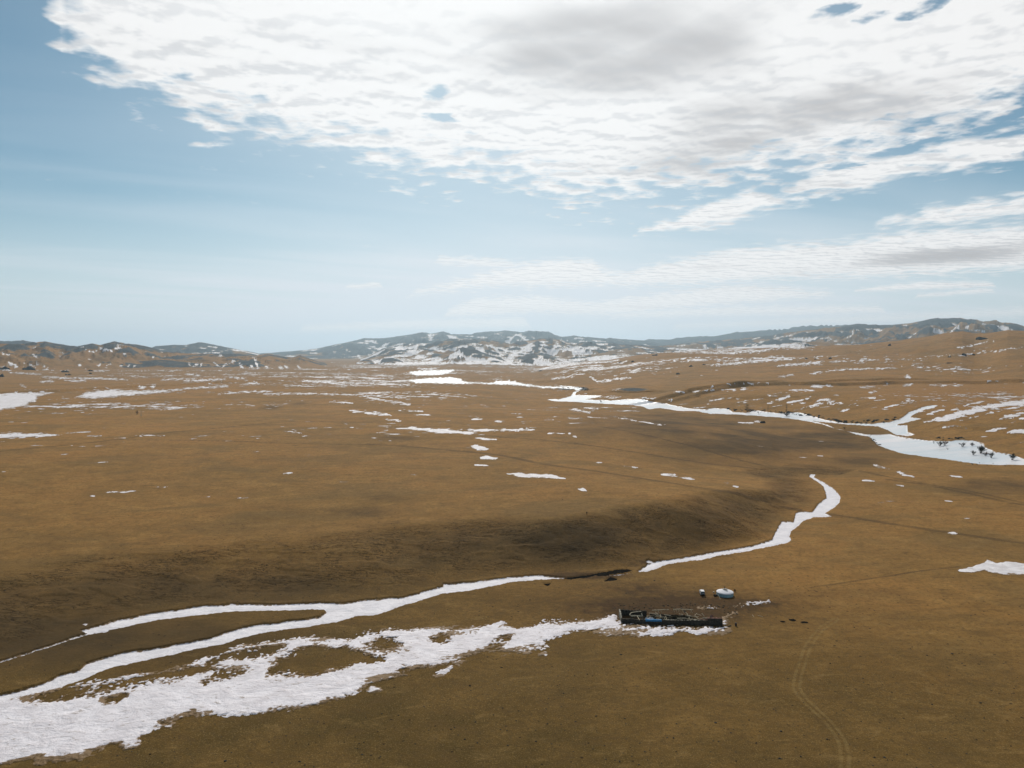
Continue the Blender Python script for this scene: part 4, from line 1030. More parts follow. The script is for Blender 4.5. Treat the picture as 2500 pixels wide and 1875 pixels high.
p_a = at(1758.5, 1463.0); wdir = (Vector((ger_c.x, ger_c.y, 0)) - Vector((p_a.x, p_a.y, 0))).normalized()
pb = Vector((ger_c.x, ger_c.y, ger_c.z + 1.15)) + Vector((-GR * 0.985, -0.75, 0))
tag(MB().tube(p_a + Vector((0, 0, 0.03)), pb, 0.055, 0.04).build("pole", M_pale), "long pale pole leaning against the left side of the round tent", "pole")
wp = MB(); w0 = at(1746.5, 1455.5)
for i in range(26):
    a = rnd.uniform(-0.5, 0.5); L = rnd.uniform(0.6, 1.1); zz = 0.10 + 0.17 * (i // 7); xx = (i % 7) * 0.2 - 0.6 + rnd.uniform(-.05, .05)
    wp.tube((xx - 0.1 * a, -L / 2, zz), (xx + 0.1 * a, L / 2, zz + rnd.uniform(-.03, .05)), rnd.uniform(.06, .1), None, 6)
tag(wp.build("firewood_pile", M_darkw, loc=w0), "low dark firewood pile to the left of the round tent", "firewood pile")
tag(MB().box((0, 0, 0.16), (0.5, 0.35, 0.32), 0.3, bevel=0.03).box((0.02, 0, 0.34), (0.56, 0.41, 0.05), 0.3).build("box", M_pale, loc=at(1742, 1446.5)), "small pale box on the grass between car and round tent", "box")

# =====================================================================
# PARKED CAR
# =====================================================================
M_car = plain_mat("silver_paint", (0.55, 0.55, 0.54), (0.50, 0.50, 0.49), 0.35, 1.0, 0.5)
M_carroof = plain_mat("white_paint", (0.82, 0.82, 0.81), (0.78, 0.78, 0.77), 0.35, 1.0, 0.5)
M_carrear = plain_mat("shaded_paint", (0.10, 0.12, 0.12), (0.07, 0.08, 0.08), 0.6, 2.0)  # rear shade put into a darker paint colour; bumper and mirrors share it
M_glass = plain_mat("dark_glass", (0.012, 0.014, 0.016), (0.01, 0.01, 0.012), 0.15, 1, 0.5)
M_tyre = plain_mat("tyre", (0.02, 0.02, 0.02), None, 0.9, 3)
M_rim = plain_mat("rim", (0.35, 0.35, 0.36), None, 0.4, 3, 0.5, 0.6)
M_lamp = plain_mat("tail_red", (0.25, 0.015, 0.01), None, 0.3, 3)
M_hl = plain_mat("lamp_clear", (0.7, 0.7, 0.68), None, 0.2, 3)
cb = at(1715.6, 1455.2)
car = tag(empty("parked_car", cb + Vector((0, 0, -0.02)), math.radians(-8)), "boxy silver car with a white roof parked left of the round tent", "car")
W = 0.86
def prism(prof, w, name, mat, par, inset_top=0.0):
    mb = MB(); zs = [p[1] for p in prof]; zt = max(zs); zb_ = min(zs)
    def wd(z): return w - inset_top * (z - zb_) / (zt - zb_ + 1e-6)
    L = [mb.bm.verts.new((-wd(z), y, z)) for y, z in prof]; R_ = [mb.bm.verts.new((wd(z), y, z)) for y, z in prof]
    mb.bm.faces.new(L); mb.bm.faces.new(R_[::-1])
    for i in range(len(prof)):
        j = (i + 1) % len(prof); mb.bm.faces.new((L[i], L[j], R_[j], R_[i]))
    bmesh.ops.recalc_face_normals(mb.bm, faces=mb.bm.faces)
    bmesh.ops.bevel(mb.bm, geom=mb.bm.edges[:], offset=0.035, segments=2, affect='EDGES')
    return mb.build(name, mat, par, False)
# body shell, y = 0 is the rear bumper, front away from the camera
body = prism([(0.04, 0.42), (0.0, 1.05), (0.08, 1.12), (3.15, 1.12), (4.35, 1.02), (4.55, 0.85), (4.55, 0.40)], W, "body", M_car, car)
cab = prism([(0.08, 1.11), (0.22, 1.72), (2.45, 1.72), (3.10, 1.11)], W - 0.02, "cabin", M_car, body, 0.13)
prism([(0.16, 1.70), (0.20, 1.80), (2.40, 1.80), (2.50, 1.70)], W - 0.13, "roof", M_carroof, car, 0.03)
MB().box((0, 0.118, 1.40), (1.34, 0.03, 0.44), rx=math.radians(-13)).build("rear_window", M_glass, car)
MB().box((0, -0.005, 0.83), (1.50, 0.05, 0.50)).build("tailgate", M_carrear, car)
MB().box((0, -0.04, 0.50), (1.66, 0.14, 0.20), bevel=0.03).build("bumper", M_carrear, car)
MB().box((0, 2.80, 1.42), (1.36, 0.03, 0.72), rx=math.radians(46)).build("windscreen", M_glass, car)
for sx in (-1, 1):
    w_ = MB()
    for y0, y1 in ((0.35, 0.95), (1.03, 1.75), (1.83, 2.45)):
        w_.box((sx * (W - 0.075), (y0 + y1) / 2, 1.42), (0.03, y1 - y0, 0.40), ry=math.radians(-sx * 12.0))
    w_.build("side_window", M_glass, car)
    MB().box((sx * 0.78, -0.01, 0.98), (0.12, 0.06, 0.26), bevel=0.01).build("tail_light", M_lamp, car)
    MB().box((sx * 0.66, 4.56, 0.80), (0.30, 0.06, 0.16), bevel=0.01).build("headlight", M_hl, car)
    MB().box((sx * (W + 0.10), 2.75, 1.18), (0.18, 0.10, 0.14), bevel=0.02).build("mirror", M_carrear, car)
    for y in (0.85, 3.65):
        wh = MB().tube((sx * (W - 0.14), y, 0.36), (sx * (W + 0.03), y, 0.36), 0.36, 0.36, 24).build("wheel", M_tyre, car)
        MB().tube((sx * (W + 0.028), y, 0.36), (sx * (W + 0.045), y, 0.36), 0.2, 0.19, 16).build("rim", M_rim, wh)
rr = MB(); rr.tube((-0.58, 0.4, 1.86), (-0.58, 2.2, 1.86), 0.02); rr.tube((0.58, 0.4, 1.86), (0.58, 2.2, 1.86), 0.02)
for y in (0.45, 1.3, 2.15):
    for sx in (-1, 1): rr.tube((sx * 0.58, y, 1.79), (sx * 0.58, y, 1.87), 0.02)
rr.build("roof_rail", M_rust, car)

# =====================================================================
# RUINED LONG BUILDING
# =====================================================================
M_stone = plain_mat("dark_rubble_wall", (0.074, 0.066, 0.052), (0.034, 0.032, 0.027), 0.95, 1.6, 0.02, bump=0.10)  # dark stone, taken lower still to hold the front wall's shade
M_plaster = plain_mat("pale_lime_wall", (0.36, 0.34, 0.28), (0.20, 0.18, 0.14), 0.95, 1.2, bump=0.06)
M_brick = plain_mat("red_rubble", (0.33, 0.16, 0.10), (0.20, 0.15, 0.13), 0.95, 3.0, bump=0.08)
M_turf = plain_mat("collapsed_turf_roof", (0.060, 0.048, 0.026), (0.030, 0.026, 0.018), 1.0, 1.2, bump=0.15)
M_blue = plain_mat("blue_sheet", (0.05, 0.22, 0.42), (0.04, 0.15, 0.30), 0.5, 1.5)
M_snowh = plain_mat("snow_heap", (0.80, 0.78, 0.79), (0.62, 0.58, 0.56), 0.7, 1.3, bump=0.05)
P0, P1 = at(1517.4, 1522.0), at(1763.0, 1527.0)
ux = (P1 - P0); ux.z = 0; LEN = ux.length; ux.normalize(); RZ = math.atan2(ux.y, ux.x)
zb0 = min(P0.z, P1.z) - 0.15
ruin = tag(empty("ruined_building", Vector((P0.x, P0.y, zb0)), RZ), "long roofless ruined stone building with collapsed dark roof at the snow edge", "ruined building")
RM = ruin.matrix_basis.copy(); RM = Matrix.Translation((P0.x, P0.y, zb0)) @ Matrix.Rotation(RZ, 4, 'Z'); RI = RM.inverted()
def rl(px, py, h):
    """photo pixel at height h above the floor -> local frame of the ruin"""
    a, t = ray(px, py); r = (zb0 + h - CAM_H) / float(t)
    return RI @ Vector((r * math.sin(float(a)), r * math.cos(float(a)), zb0 + h))
DEPTH = 8.0
def wall(name, a, b, th, hf, mat, par, step=0.35, base=-0.3):
    a = Vector((a[0], a[1], 0)); b = Vector((b[0], b[1], 0)); d = b - a; L = d.length; d.normalize(); n_ = Vector((-d.y, d.x, 0))
    k_ = max(2, int(L / step)); mb = MB(); rows = []
    for i in range(k_ + 1):
        s = L * i / k_; h = hf(s / L) ; p = a + d * s
        j1, j2 = rnd.uniform(-.05, .05), rnd.uniform(-.05, .05)
        rows.append([mb.bm.verts.new(p + n_ * (-th / 2 + j1) + Vector((0, 0, base))), mb.bm.verts.new(p + n_ * (-th / 2 + j1 + 0.04) + Vector((0, 0, h + rnd.uniform(-.06, .06)))),
                     mb.bm.verts.new(p + n_ * (th / 2 + j2 - 0.04) + Vector((0, 0, h + rnd.uniform(-.06, .06)))), mb.bm.verts.new(p + n_ * (th / 2 + j2) + Vector((0, 0, base)))])
    for i in range(k_):
        A, B_ = rows[i], rows[i + 1]
        for q in range(3): mb.bm.faces.new((A[q], B_[q], B_[q + 1], A[q + 1]))
    mb.bm.faces.new(rows[0]); mb.bm.faces.new(rows[-1][::-1])
    return mb.build(name, mat, par)
def prof(pts, nz=0.10, f=9):
    xs_ = [p[0] for p in pts]; hs_ = [p[1] for p in pts]; ph = rnd.uniform(0, 9)
    return lambda u: float(np.interp(u, xs_, hs_)) + nz * (math.sin(f * u * 6 + ph) * 0.5 + math.sin(f * u * 15.1 + 2 * ph) * 0.3 + rnd.uniform(-.4, .4))
wall("front_wall", (0, 0), (LEN * 0.855, 0), 0.60, prof([(0, 1.9), (.18, 1.75), (.3, 1.55), (.42, 1.6), (.6, 1.7), (.8, 1.85), (1, 1.95)], .10), M_stone, ruin)
wall("front_wall", (LEN * 0.857, -0.05), (LEN, -0.05), 0.72, prof([(0, 2.55), (1, 2.65)], .05), M_stone, ruin)
wall("left_wall", (0.0, 0.35), (0.0, DEPTH), 0.55, prof([(0, 2.0), (.4, 2.3), (.6, 2.3), (1, 2.35)], .08), M_plaster, ruin)
wall("right_wall", (LEN - 0.05, 0.40), (LEN + 0.1, 3.2), 0.60, prof([(0, 2.35), (.4, 1.7), (.8, .8), (1, .2)], .12), M_plaster, ruin)
BX = LEN * 0.70
wall("back_wall", (0.30, DEPTH), (BX * 0.40, DEPTH), 0.55, prof([(0, 2.2), (.35, 2.1), (.6, 2.0), (1, 1.9)], .15), M_stone, ruin)
wall("back_wall", (BX * 0.40 + 1.2, DEPTH), (BX * 0.52, DEPTH), 0.55, prof([(0, .9), (1, .8)], .15), M_stone, ruin)
wall("back_wall", (BX * 0.52, DEPTH), (BX, DEPTH), 0.55, prof([(0, .8), (.5, .7), (1, .5)], .15), M_stone, ruin)
wall("partition_wall", (7.6, 0.35), (7.9, DEPTH - 0.3), 0.40, prof([(0, 1.2), (.5, 1.6), (1, 1.9)], .15), M_stone, ruin)
wall("partition_wall", (14.8, 0.35), (15.0, DEPTH - 0.3), 0.40, prof([(0, 1.0), (.4, 1.3), (1, 1.0)], .2), M_stone, ruin)
# rubble heaps and the fallen turf roof inside
def heap(name, cx, cy, rx, ry, h, mat, par, seed, n=26, zoff=0.0, rough=0.35):
    mb = MB(); V = {}
    for i in range(n + 1):
        for j in range(n + 1):
            u, v = -1 + 2 * i / n, -1 + 2 * j / n; d = math.hypot(u, v)
            nz = float(fbm(np.array([u * 3.1 + seed]), np.array([v * 3.1]), 1.0, 4, seed)[0])
            z = max(0, 1 - d * d * (1.0 + 0.5 * nz)) ** 0.8 * h * (1 + rough * 3 * nz) + zoff - (0.35 if d > 1 else 0.0)
            V[i, j] = mb.bm.verts.new((cx + u * rx * (1 + .2 * nz), cy + v * ry, z))
    for i in range(n):
        for j in range(n): mb.bm.faces.new((V[i, j], V[i + 1, j], V[i + 1, j + 1], V[i, j + 1]))
    return mb.build(name, mat, par)
heap("fallen_roof", 20.5, 3.6, 8.6, 3.2, 1.7, M_turf, ruin, 5, 40)
heap("fallen_roof", 11.2, 3.8, 3.2, 3.2, 1.1, M_turf, ruin, 9)
heap("fallen_roof", 4.0, 2.6, 3.4, 2.2, 1.0, M_turf, ruin, 12)
heap("rubble", LEN - 3.0, 1.4, 2.9, 1.2, 2.35, M_brick, ruin, 21, 22)
heap("rubble", 29.0, 2.2, 2.6, 1.7, 1.5, M_brick, ruin, 25, 22)
# roof remains on the left: pale boards round a dark hole
mb = MB()
edge_pts = [(1537, 1500), (1541, 1496), (1548, 1494.5), (1557, 1493.6), (1565, 1493)]
for i in range(len(edge_pts) - 1):
    mb.tube(rl(*edge_pts[i], 2.0), rl(*edge_pts[i + 1], 2.05), 0.13, 0.13, 6)
for i in range(9):
    x_ = 1540 + i * 3.1
    mb.tube(rl(x_, 1501.5 + rnd.uniform(-.5, .5), 1.8), rl(x_ + 2 + rnd.uniform(-1, 1), 1506.5 + rnd.uniform(-.8, .8), 1.2), 0.13, 0.11, 6)
mb.tube(rl(1536, 1500.5, 1.9), rl(1544, 1504, 1.5), 0.15, 0.15, 6); mb.tube(rl(1544, 1503.5, 1.6), rl(1563, 1503.5, 1.6), 0.12, 0.12, 6)
mb.build("roof_boards", M_pale, ruin)
for (x0, y0, x1, y1) in ((1603, 1489.5, 1625, 1488.2), (1592, 1489.8, 1604, 1489.5), (1644, 1487.6, 1660, 1486.8), (1660, 1486.9, 1676, 1488), (1676, 1488, 1692, 1488.4), (1627, 1488.4, 1633, 1488.2)):
    MB().tube(rl(x0, y0, 2.2), rl(x1, y1, 2.2), 0.10, 0.10, 6).build("wall_plate", M_pale, ruin)
for (x0, y0, x1, y1) in ((1606.5, 1489.5, 1608.5, 1498), (1614, 1492, 1616, 1498), (1644.5, 1489, 1647, 1495.5), (1650, 1488.5, 1653, 1496), (1655, 1487.5, 1658.5, 1496), (1659, 1490, 1661, 1495.5), (1665, 1488.5, 1669, 1496), (1684, 1489, 1687, 1495.5), (1686.5, 1489, 1690, 1496.5)):
    MB().tube(rl(x0, y0, 2.2), rl(x1, y1, 0.9), 0.10, 0.10, 6).build("post", M_pale, ruin)
MB().poly([rl(1668.5, 1490, 2.1), rl(1673, 1490, 2.1), rl(1676, 1496, 0.95), rl(1670.5, 1496, 0.95)]).build("board_panel", M_plaster, ruin)
mb = MB()
for i in range(46):
    u = rnd.uniform(0.43, 0.84) * LEN; mb.box((u, rnd.uniform(-.15, .2), 1.66 + 0.3 * (u / LEN - .43) + 0.08), (rnd.uniform(.15, .5), rnd.uniform(.15, .35), rnd.uniform(.08, .2)), rnd.uniform(0, 3))
mb.build("loose_stones", M_plaster, ruin)["kind"] = "stuff"
mb = MB()
for i in range(60):
    mb.box((LEN * .86 + rnd.uniform(0, LEN * .135), rnd.uniform(-.3, .5), 2.66 + rnd.uniform(0, .1)), (rnd.uniform(.2, .5), rnd.uniform(.15, .3), rnd.uniform(.1, .22)), rnd.uniform(0, 3), rnd.uniform(-.3, .3))
mb.build("loose_bricks", M_brick, ruin)["kind"] = "stuff"
heap("snow_heap", 9.9, 1.6, 2.4, 1.2, 1.75, M_snowh, ruin, 31, 20)
mb = MB()
for i in range(34):
    x0 = rnd.uniform(9, LEN - 7); y0 = rnd.uniform(.8, DEPTH - 1.5); a = rnd.uniform(-.5, .5) if rnd.random() < .6 else rnd.uniform(1, 2.1); L = rnd.uniform(1.2, 3.6)
    z0 = rnd.uniform(1.0, 1.9)
    mb.tube((x0, y0, z0), (x0 + math.cos(a) * L, min(DEPTH - .4, y0 + math.sin(a) * L), z0 + rnd.uniform(-.4, .3)), rnd.uniform(.05, .10), None, 5)
lt = mb.build("roof_litter", M_pale, ruin); lt["kind"] = "stuff"
# blue sheet over the front wall top
mb = MB(); n = 22; V = {}
A0, A1 = rl(1576.5, 1513.5, 1.75), rl(1615, 1513.0, 1.75)
for i in range(n + 1):
    u = i / n; x_ = A0.x + (A1.x - A0.x) * u
    for j, (y_, z_) in enumerate([(0.50, 1.55), (0.32, 1.80), (0.0, 1.86), (-0.36, 1.80), (-0.40, 1.50), (-0.41, 1.22)]):
        V[i, j] = mb.bm.verts.new((x_ + 0.05 * math.sin(9 * u + j), y_ + .03 * math.sin(17 * u + j), z_ + .05 * math.sin(13 * u + j * .7)))
for i in range(n):
    for j in range(5): mb.bm.faces.new((V[i, j], V[i + 1, j], V[i + 1, j + 1], V[i, j + 1]))
bs = mb.build("blue_sheet", M_blue); bs.matrix_world = RM
tag(bs, "blue plastic sheet draped over the front wall of the ruin", "sheet")
# loose poles lying over the ruin: each is a thing
POLES = [((1677, 1503.5, 1.9), (1706, 1505.5, 1.7), .10, "long grey pole lying across the fallen roof in the middle of the ruin"),
         ((1702, 1499.5, 2.0), (1712.5, 1502.5, 1.7), .10, "short grey pole on the fallen roof near the right end of the ruin"),
         ((1713.5, 1497.5, 2.2), (1719, 1504, 1.5), .12, "pale pole standing askew above the right half of the ruin"),
         ((1716, 1508.8, 2.1), (1727, 1509.6, 2.0), .17, "thick bright pale log on rubble beside the tall end wall"),
         ((1585, 1504, 1.8), (1605, 1500, 1.9), .08, "thin brown pole behind the blue sheet in the ruin"),
         ((1556, 1504, 1.9), (1561.5, 1514, 1.85), .11, "pale forked pole reaching down over the front wall at the left"),
         ((1565.5, 1497.5, 2.3), (1569, 1504.5, 1.6), .16, "thick white post leaning beside the dark roof hole"),
         ((1678, 1510, 1.9), (1683, 1512.5, 1.9), .07, "short thin pole on the front wall top in the middle"),
         ((1635, 1506.5, 1.9), (1649, 1505.3, 1.8), .07, "dull thin pole on the turf heap right of the blue sheet")]
for a_, b__, r, lb in POLES:
    o = MB().tube(rl(*a_), rl(*b__), r, r * .8, 7).build("fallen_pole", M_pale if r > .09 else M_wood); o.matrix_world = RM
    tag(o, lb, "pole", "loose poles in the ruin")
p = at(1760, 1544.5, 0.25); q = at(1784, 1544.8, 0.12)
tag(MB().tube(p, q, 0.09, 0.07, 6).build("fallen_pole", M_darkw), "dark pole lying on the snow in front of the ruin's right corner", "pole")
for i, (x0, y0, x1, y1, lb) in enumerate([(1850, 1503, 1862, 1506, "thin pale stick lying flat on the grass right of the ruin"), (1837, 1502, 1841, 1506.5, "short pale stick on the grass, left of the longer one")]):
    tag(MB().tube(at(x0, y0, .12), at(x1, y1, .08), .07, .05, 6).build("stick", M_pale), lb, "stick")
# yellow timber litter behind and rubble stuff around the ruin
mb = MB()
for i in range(420):
    px_ = rnd.uniform(1500, 1800); py_ = rnd.choice([rnd.gauss(1529, 1.6), rnd.gauss(1497, 4), rnd.gauss(1483, 6)])
    if 1512 < px_ < 1768 and 1489 < py_ < 1526: continue
    p = at(px_, py_); s = rnd.uniform(.12, .38)
    mb.box(p + Vector((0, 0, s * .2)), (s * rnd.uniform(.7, 2.2), s, s * .6), rnd.uniform(0, 3), rnd.uniform(-.4, .4))
tag(mb.build("rubble", M_stone), "scattered dark stones and timber bits round the ruin", "rubble", kind="stuff")
ba = at(1796.6, 1528.5)
br = MB().lathe([(0.0, 0), (0.36, 0), (0.37, .03), (0.36, .30), (0.375, .32), (0.36, .34), (0.36, .62), (0.375, .64), (0.36, .66), (0.36, .95), (0.37, .98), (0.34, .985), (0.33, .95), (0, .95)], 20).build("barrel", M_rust, loc=ba + Vector((0, 0, -0.02)), smooth=False)
br.scale = (0.95, .95, 1.2); tag(br, "small black upright barrel on the grass right of the ruin", "barrel")

def ash(px0, py0, w, h, lb, seed):
    c = at(px0, py0); sl = (c - Vector((0, 0, CAM_H))).length / F
    n = 18; mb = MB(); V = {}
    rx, ry = w * sl / 2, h * sl / 2 / 0.34
    for i in range(n + 1):
        for j in range(n + 1):
            u, v = -1 + 2 * i / n, -1 + 2 * j / n; d = math.hypot(u, v)
            nz = float(fbm(np.array([u * 2 + seed]), np.array([v * 2]), 1.0, 3, seed)[0])
            z = 0.30 * max(0, 1 - d * d * (1 + nz)) - (0.15 if d * d * (1 + nz) > 1 else 0) + .05 * nz
            x_, y_ = c.x + u * rx, c.y + v * ry
            V[i, j] = mb.bm.verts.new((x_, y_, zat(x_, y_) + z))
    for i in range(n):
        for j in range(n): mb.bm.faces.new((V[i, j], V[i + 1, j], V[i + 1, j + 1], V[i, j + 1]))
    tag(mb.build("ash_heap", M_ash, smooth=True), lb, "heap", "dark heaps on the grass")
M_ash = plain_mat("black_ash", (0.012, 0.012, 0.010), (0.024, 0.02, 0.015), 1.0, 2, 0.0)
ash(1935, 1514, 16, 5, "larger dark oval heap on open grass right of the ruin", 3)
ash(1964, 1519.5, 17, 4, "longer thin dark heap just right of the oval heap", 4)
ash(1911, 1518, 11, 3, "small brown heap of dung at the left of the dark heaps", 7)

# =====================================================================
# PERSON ON THE PLATEAU EDGE
# =====================================================================
M_cloth = plain_mat("dark_clothes", (0.018, 0.018, 0.020), (0.03, 0.028, 0.028), 0.9, 4)
M_skin = plain_mat("skin", (0.42, 0.26, 0.18), None, 0.6, 4)
M_hair = plain_mat("hair", (0.01, 0.009, 0.008), None, 0.7, 8)
def person(px_, py_, lb, rz):
    base_ = at(px_, py_)
    J = {}
    def add(n_, p, r, par): J[n_] = (Vector(p), r, par)
    add('pelvis', (0, 0, .96), (.165, .12), None); add('waist', (0, .01, 1.10), (.15, .11), 'pelvis'); add('chest', (0, .02, 1.30), (.20, .13), 'waist'); add('neckb', (0, .02, 1.46), (.10, .09), 'chest')
    add('neck', (0, .0, 1.52), (.06, .06), 'neckb'); add('head0', (0, -.015, 1.60), (.082, .09), 'neck'); add('head1', (0, -.01, 1.68), (.085, .098), 'head0'); add('head2', (0, 0, 1.75), (.05, .06), 'head1'); add('nose', (0, -.125, 1.655), (.014, .014), 'head0')
    for s, t in ((-1, 'l'), (1, 'r')):
        add('hip' + t, (s * .10, 0, .90), (.105, .11), 'pelvis'); add('knee' + t, (s * .17, -.02, .50), (.07, .075), 'hip' + t); add('calf' + t, (s * .19, .02, .33), (.062, .068), 'knee' + t); add('ankle' + t, (s * .22, .02, .09), (.045, .05), 'calf' + t); add('toe' + t, (s * .25, -.16, .04), (.045, .03), 'ankle' + t)
        add('sho' + t, (s * .19, .02, 1.42), (.07, .07), 'neckb'); add('elb' + t, (s * .33, .05, 1.18), (.048, .048), 'sho' + t); add('wri' + t, (s * .20, -.12, 1.02), (.033, .033), 'elb' + t); add('palm' + t, (s * .15, -.18, 1.00), (.036, .022), 'wri' + t)
        for f_, (dx_, dz_, L_) in enumerate([(-.028, .03, .06), (-.010, .012, .075), (.006, -.008, .078), (.02, -.026, .068), (.03, -.042, .055)]):
            add('f%d%s' % (f_, t), (s * (.15 - .03) + dx_ * .4, -.18 - L_ * .8, 1.00 + dz_), (.010, .010), 'palm' + t)
            add('g%d%s' % (f_, t), (s * (.15 - .05) + dx_ * .4, -.18 - L_, .985 + dz_), (.008, .008), 'f%d%s' % (f_, t))
    names = list(J); me = bpy.data.meshes.new("person")
    me.from_pydata([J[n_][0] for n_ in names], [(names.index(J[n_][2]), names.index(n_)) for n_ in names if J[n_][2]], [])
    o = bpy.data.objects.new("person", me); COL.objects.link(o)
    md = o.modifiers.new("skin", 'SKIN'); 
    if not me.skin_vertices: me.skin_vertices.new()
    for i, n_ in enumerate(names):
        sv = me.skin_vertices[0].data[i]; sv.radius = J[n_][1]; sv.use_root = (n_ == 'pelvis')
    ss_ = o.modifiers.new("sub", 'SUBSURF'); ss_.levels = 1; ss_.render_levels = 1
    dg = bpy.context.evaluated_depsgraph_get(); m2_ = bpy.data.meshes.new_from_object(o.evaluated_get(dg))
    o.modifiers.clear(); o.data = m2_; o.data.name = "person"
    o.data.materials.clear(); o.data.materials.append(M_cloth); o.data.materials.append(M_skin)
    for p in m2_.polygons:
        p.use_smooth = True; c = p.center
        p.material_index = 1 if (c.z > 1.52 or (abs(c.x) < .22 and c.y < -.15 and .9 < c.z < 1.1)) else 0
    o.location = base_ + Vector((0, 0, -0.01)); o.rotation_euler = (0, 0, rz)
    tag(o, lb, "person")
    h = MB(); r_ = bmesh.ops.create_uvsphere(h.bm, u_segments=16, v_segments=10, radius=1.0)
    bmesh.ops.transform(h.bm, matrix=Matrix.Translation((0, .012, 1.70)) @ Matrix.Diagonal((.098, .108, .10, 1)), verts=r_['verts'])
    bmesh.ops.delete(h.bm, geom=[v for v in h.bm.verts if v.co.z < 1.63 or (v.co.y < -.06 and v.co.z < 1.72)], context='VERTS')
    h.build("hair", M_hair, o, True)
    for s in (-1, 1): MB().box((s * .032, -.100, 1.682), (.018, .012, .010)).build("eye", M_hair, o)
    MB().box((0, -.098, 1.612), (.045, .012, .008)).build("mouth", M_rust, o)
    return o
person(1432.7, 1257.0, "person in dark clothes standing with feet apart on the plateau edge", math.radians(10))

# =====================================================================
# TREES, SHRUBS
# =====================================================================
M_bark = plain_mat("bark", (0.075, 0.052, 0.035), (0.04, 0.03, 0.02), 0.95, 2)
M_twig = plain_mat("twigs", (0.060, 0.058, 0.038), (0.035, 0.036, 0.026), 0.95, 0.8)
M_twigr = plain_mat("red_twigs", (0.13, 0.065, 0.035), (0.08, 0.04, 0.025), 0.95, 0.8)
M_palebark = plain_mat("pale_bark", (0.52, 0.48, 0.36), (0.4, 0.36, 0.26), 0.9, 1.5)
def blade(bm_, p0, p1, w):
    d = p1 - p0; s = d.cross(Vector((rnd.uniform(-1, 1), rnd.uniform(-1, 1), rnd.uniform(-1, 1))))
    if s.length < 1e-5: return
    s = s.normalized() * w
    bm_.faces.new([bm_.verts.new(p0 - s), bm_.verts.new(p0 + s), bm_.verts.new(p1)])
def shrub(px_, py_, wpx, hpx, lb, mat, group, dens=1.0, name="shrub", sp=0.35):
    b = at(px_, py_); sl = (b - Vector((0, 0, CAM_H))).length / F; w, h = wpx * sl * 1.12, hpx * sl * 1.12
    root = tag(empty(name, b, 0), lb, "shrub", group)
    st = MB(); tw = MB()
    ns = max(5, int(11 * dens)); tips = []
    for i in range(ns):
        a = rnd.uniform(0, 6.283); rr_ = math.sqrt(rnd.random()) * w * .5
        p0 = Vector((math.cos(a) * rr_ * .18, math.sin(a) * rr_ * .18, -.1)); p2 = Vector((math.cos(a) * rr_, math.sin(a) * rr_, h * (1 - .45 * (rr_ / (w * .5)) ** 2) * rnd.uniform(.7, 1)))
        p1 = p0.lerp(p2, .5) + Vector((0, 0, h * .12)) - Vector((math.cos(a), math.sin(a), 0)) * rr_ * .12
        st.tube(p0, p1, .05 + h * .012, .035, 5, False); st.tube(p1, p2, .035, .012, 5, False)
        for t_ in range(int(34 * dens)):
            u = rnd.uniform(.35, 1); c = (p0.lerp(p1, u * 2) if u < .5 else p1.lerp(p2, u * 2 - 1))
            d = Vector((rnd.gauss(0, 1), rnd.gauss(0, 1), rnd.gauss(.55, .7))); d.normalize()
            blade(tw.bm, c, c + d * h * rnd.uniform(.14, sp), h * .010 + .012)
    st.build("stem", M_bark, root); tw.build("twigs", mat, root)
    return root
G1 = "leafless willow shrubs standing on the river ice"
for a_ in [(2280, 1083, 8, 6, "tiny faint shrub at the left end of the shrubs on the ice", M_twig, G1, .5),
           (2294, 1089, 15, 10, "left one of two rounded shrubs touching each other on the ice", M_twig, G1, 1.2),
           (2306, 1087.5, 16, 10, "right one of two rounded shrubs touching each other on the ice", M_twigr, G1, 1.1),
           (2314, 1098, 8, 5, "low sparse shrub below the touching pair on the ice", M_twig, G1, .5),
           (2350, 1090.5, 14, 9, "round brown shrub alone near the far bank of the ice", M_twig, G1, 1.1),
           (2373, 1088.5, 11, 7, "small dark shrub beside the snowy far bank", M_twig, G1, 1.2),
           (2376, 1111, 10, 10, "small fan shaped shrub left of the biggest shrub", M_twig, G1, 1.0),
           (2394, 1107, 21, 15, "biggest dark shrub in the middle of the wide ice", M_twig, G1, 1.7),
           (2406, 1113, 10, 9, "brown shrub hugging the right foot of the biggest shrub", M_twigr, G1, 1.0),
           (2420, 1118, 12, 12, "leaning fan shaped shrub right of the biggest shrub", M_twig, G1, 1.0),
           (2471, 1123, 14, 13, "dark shrub standing alone near the right edge of the ice", M_twig, G1, 1.3),
           (1467, 982, 7, 5, "tiny dark shrub on the distant narrow river bend", M_twig, G1, 1.0)]:
    shrub(*a_)
shrub(1853, 1012, 12, 9, "thin grey shrub on the snowy river bank between trees", M_twig, "bank shrubs", .5)
shrub(1921, 1016, 13, 8, "dense dark shrub at the foot of the rightmost slender tree", M_twig, "bank shrubs", 1.6)
shrub(2062, 1047, 10, 5, "low grey shrub on the bank where the river bends", M_twig, "bank shrubs", .9)
shrub(1794, 1444.5, 6, 6, "small dark dry shrub behind the right side of the tent", M_twig, "bank shrubs", .9)
shrub(334.5, 1012, 6, 8, "brown shrub beside the pale dead tree on the left plain", M_twigr, "bank shrubs", .9)

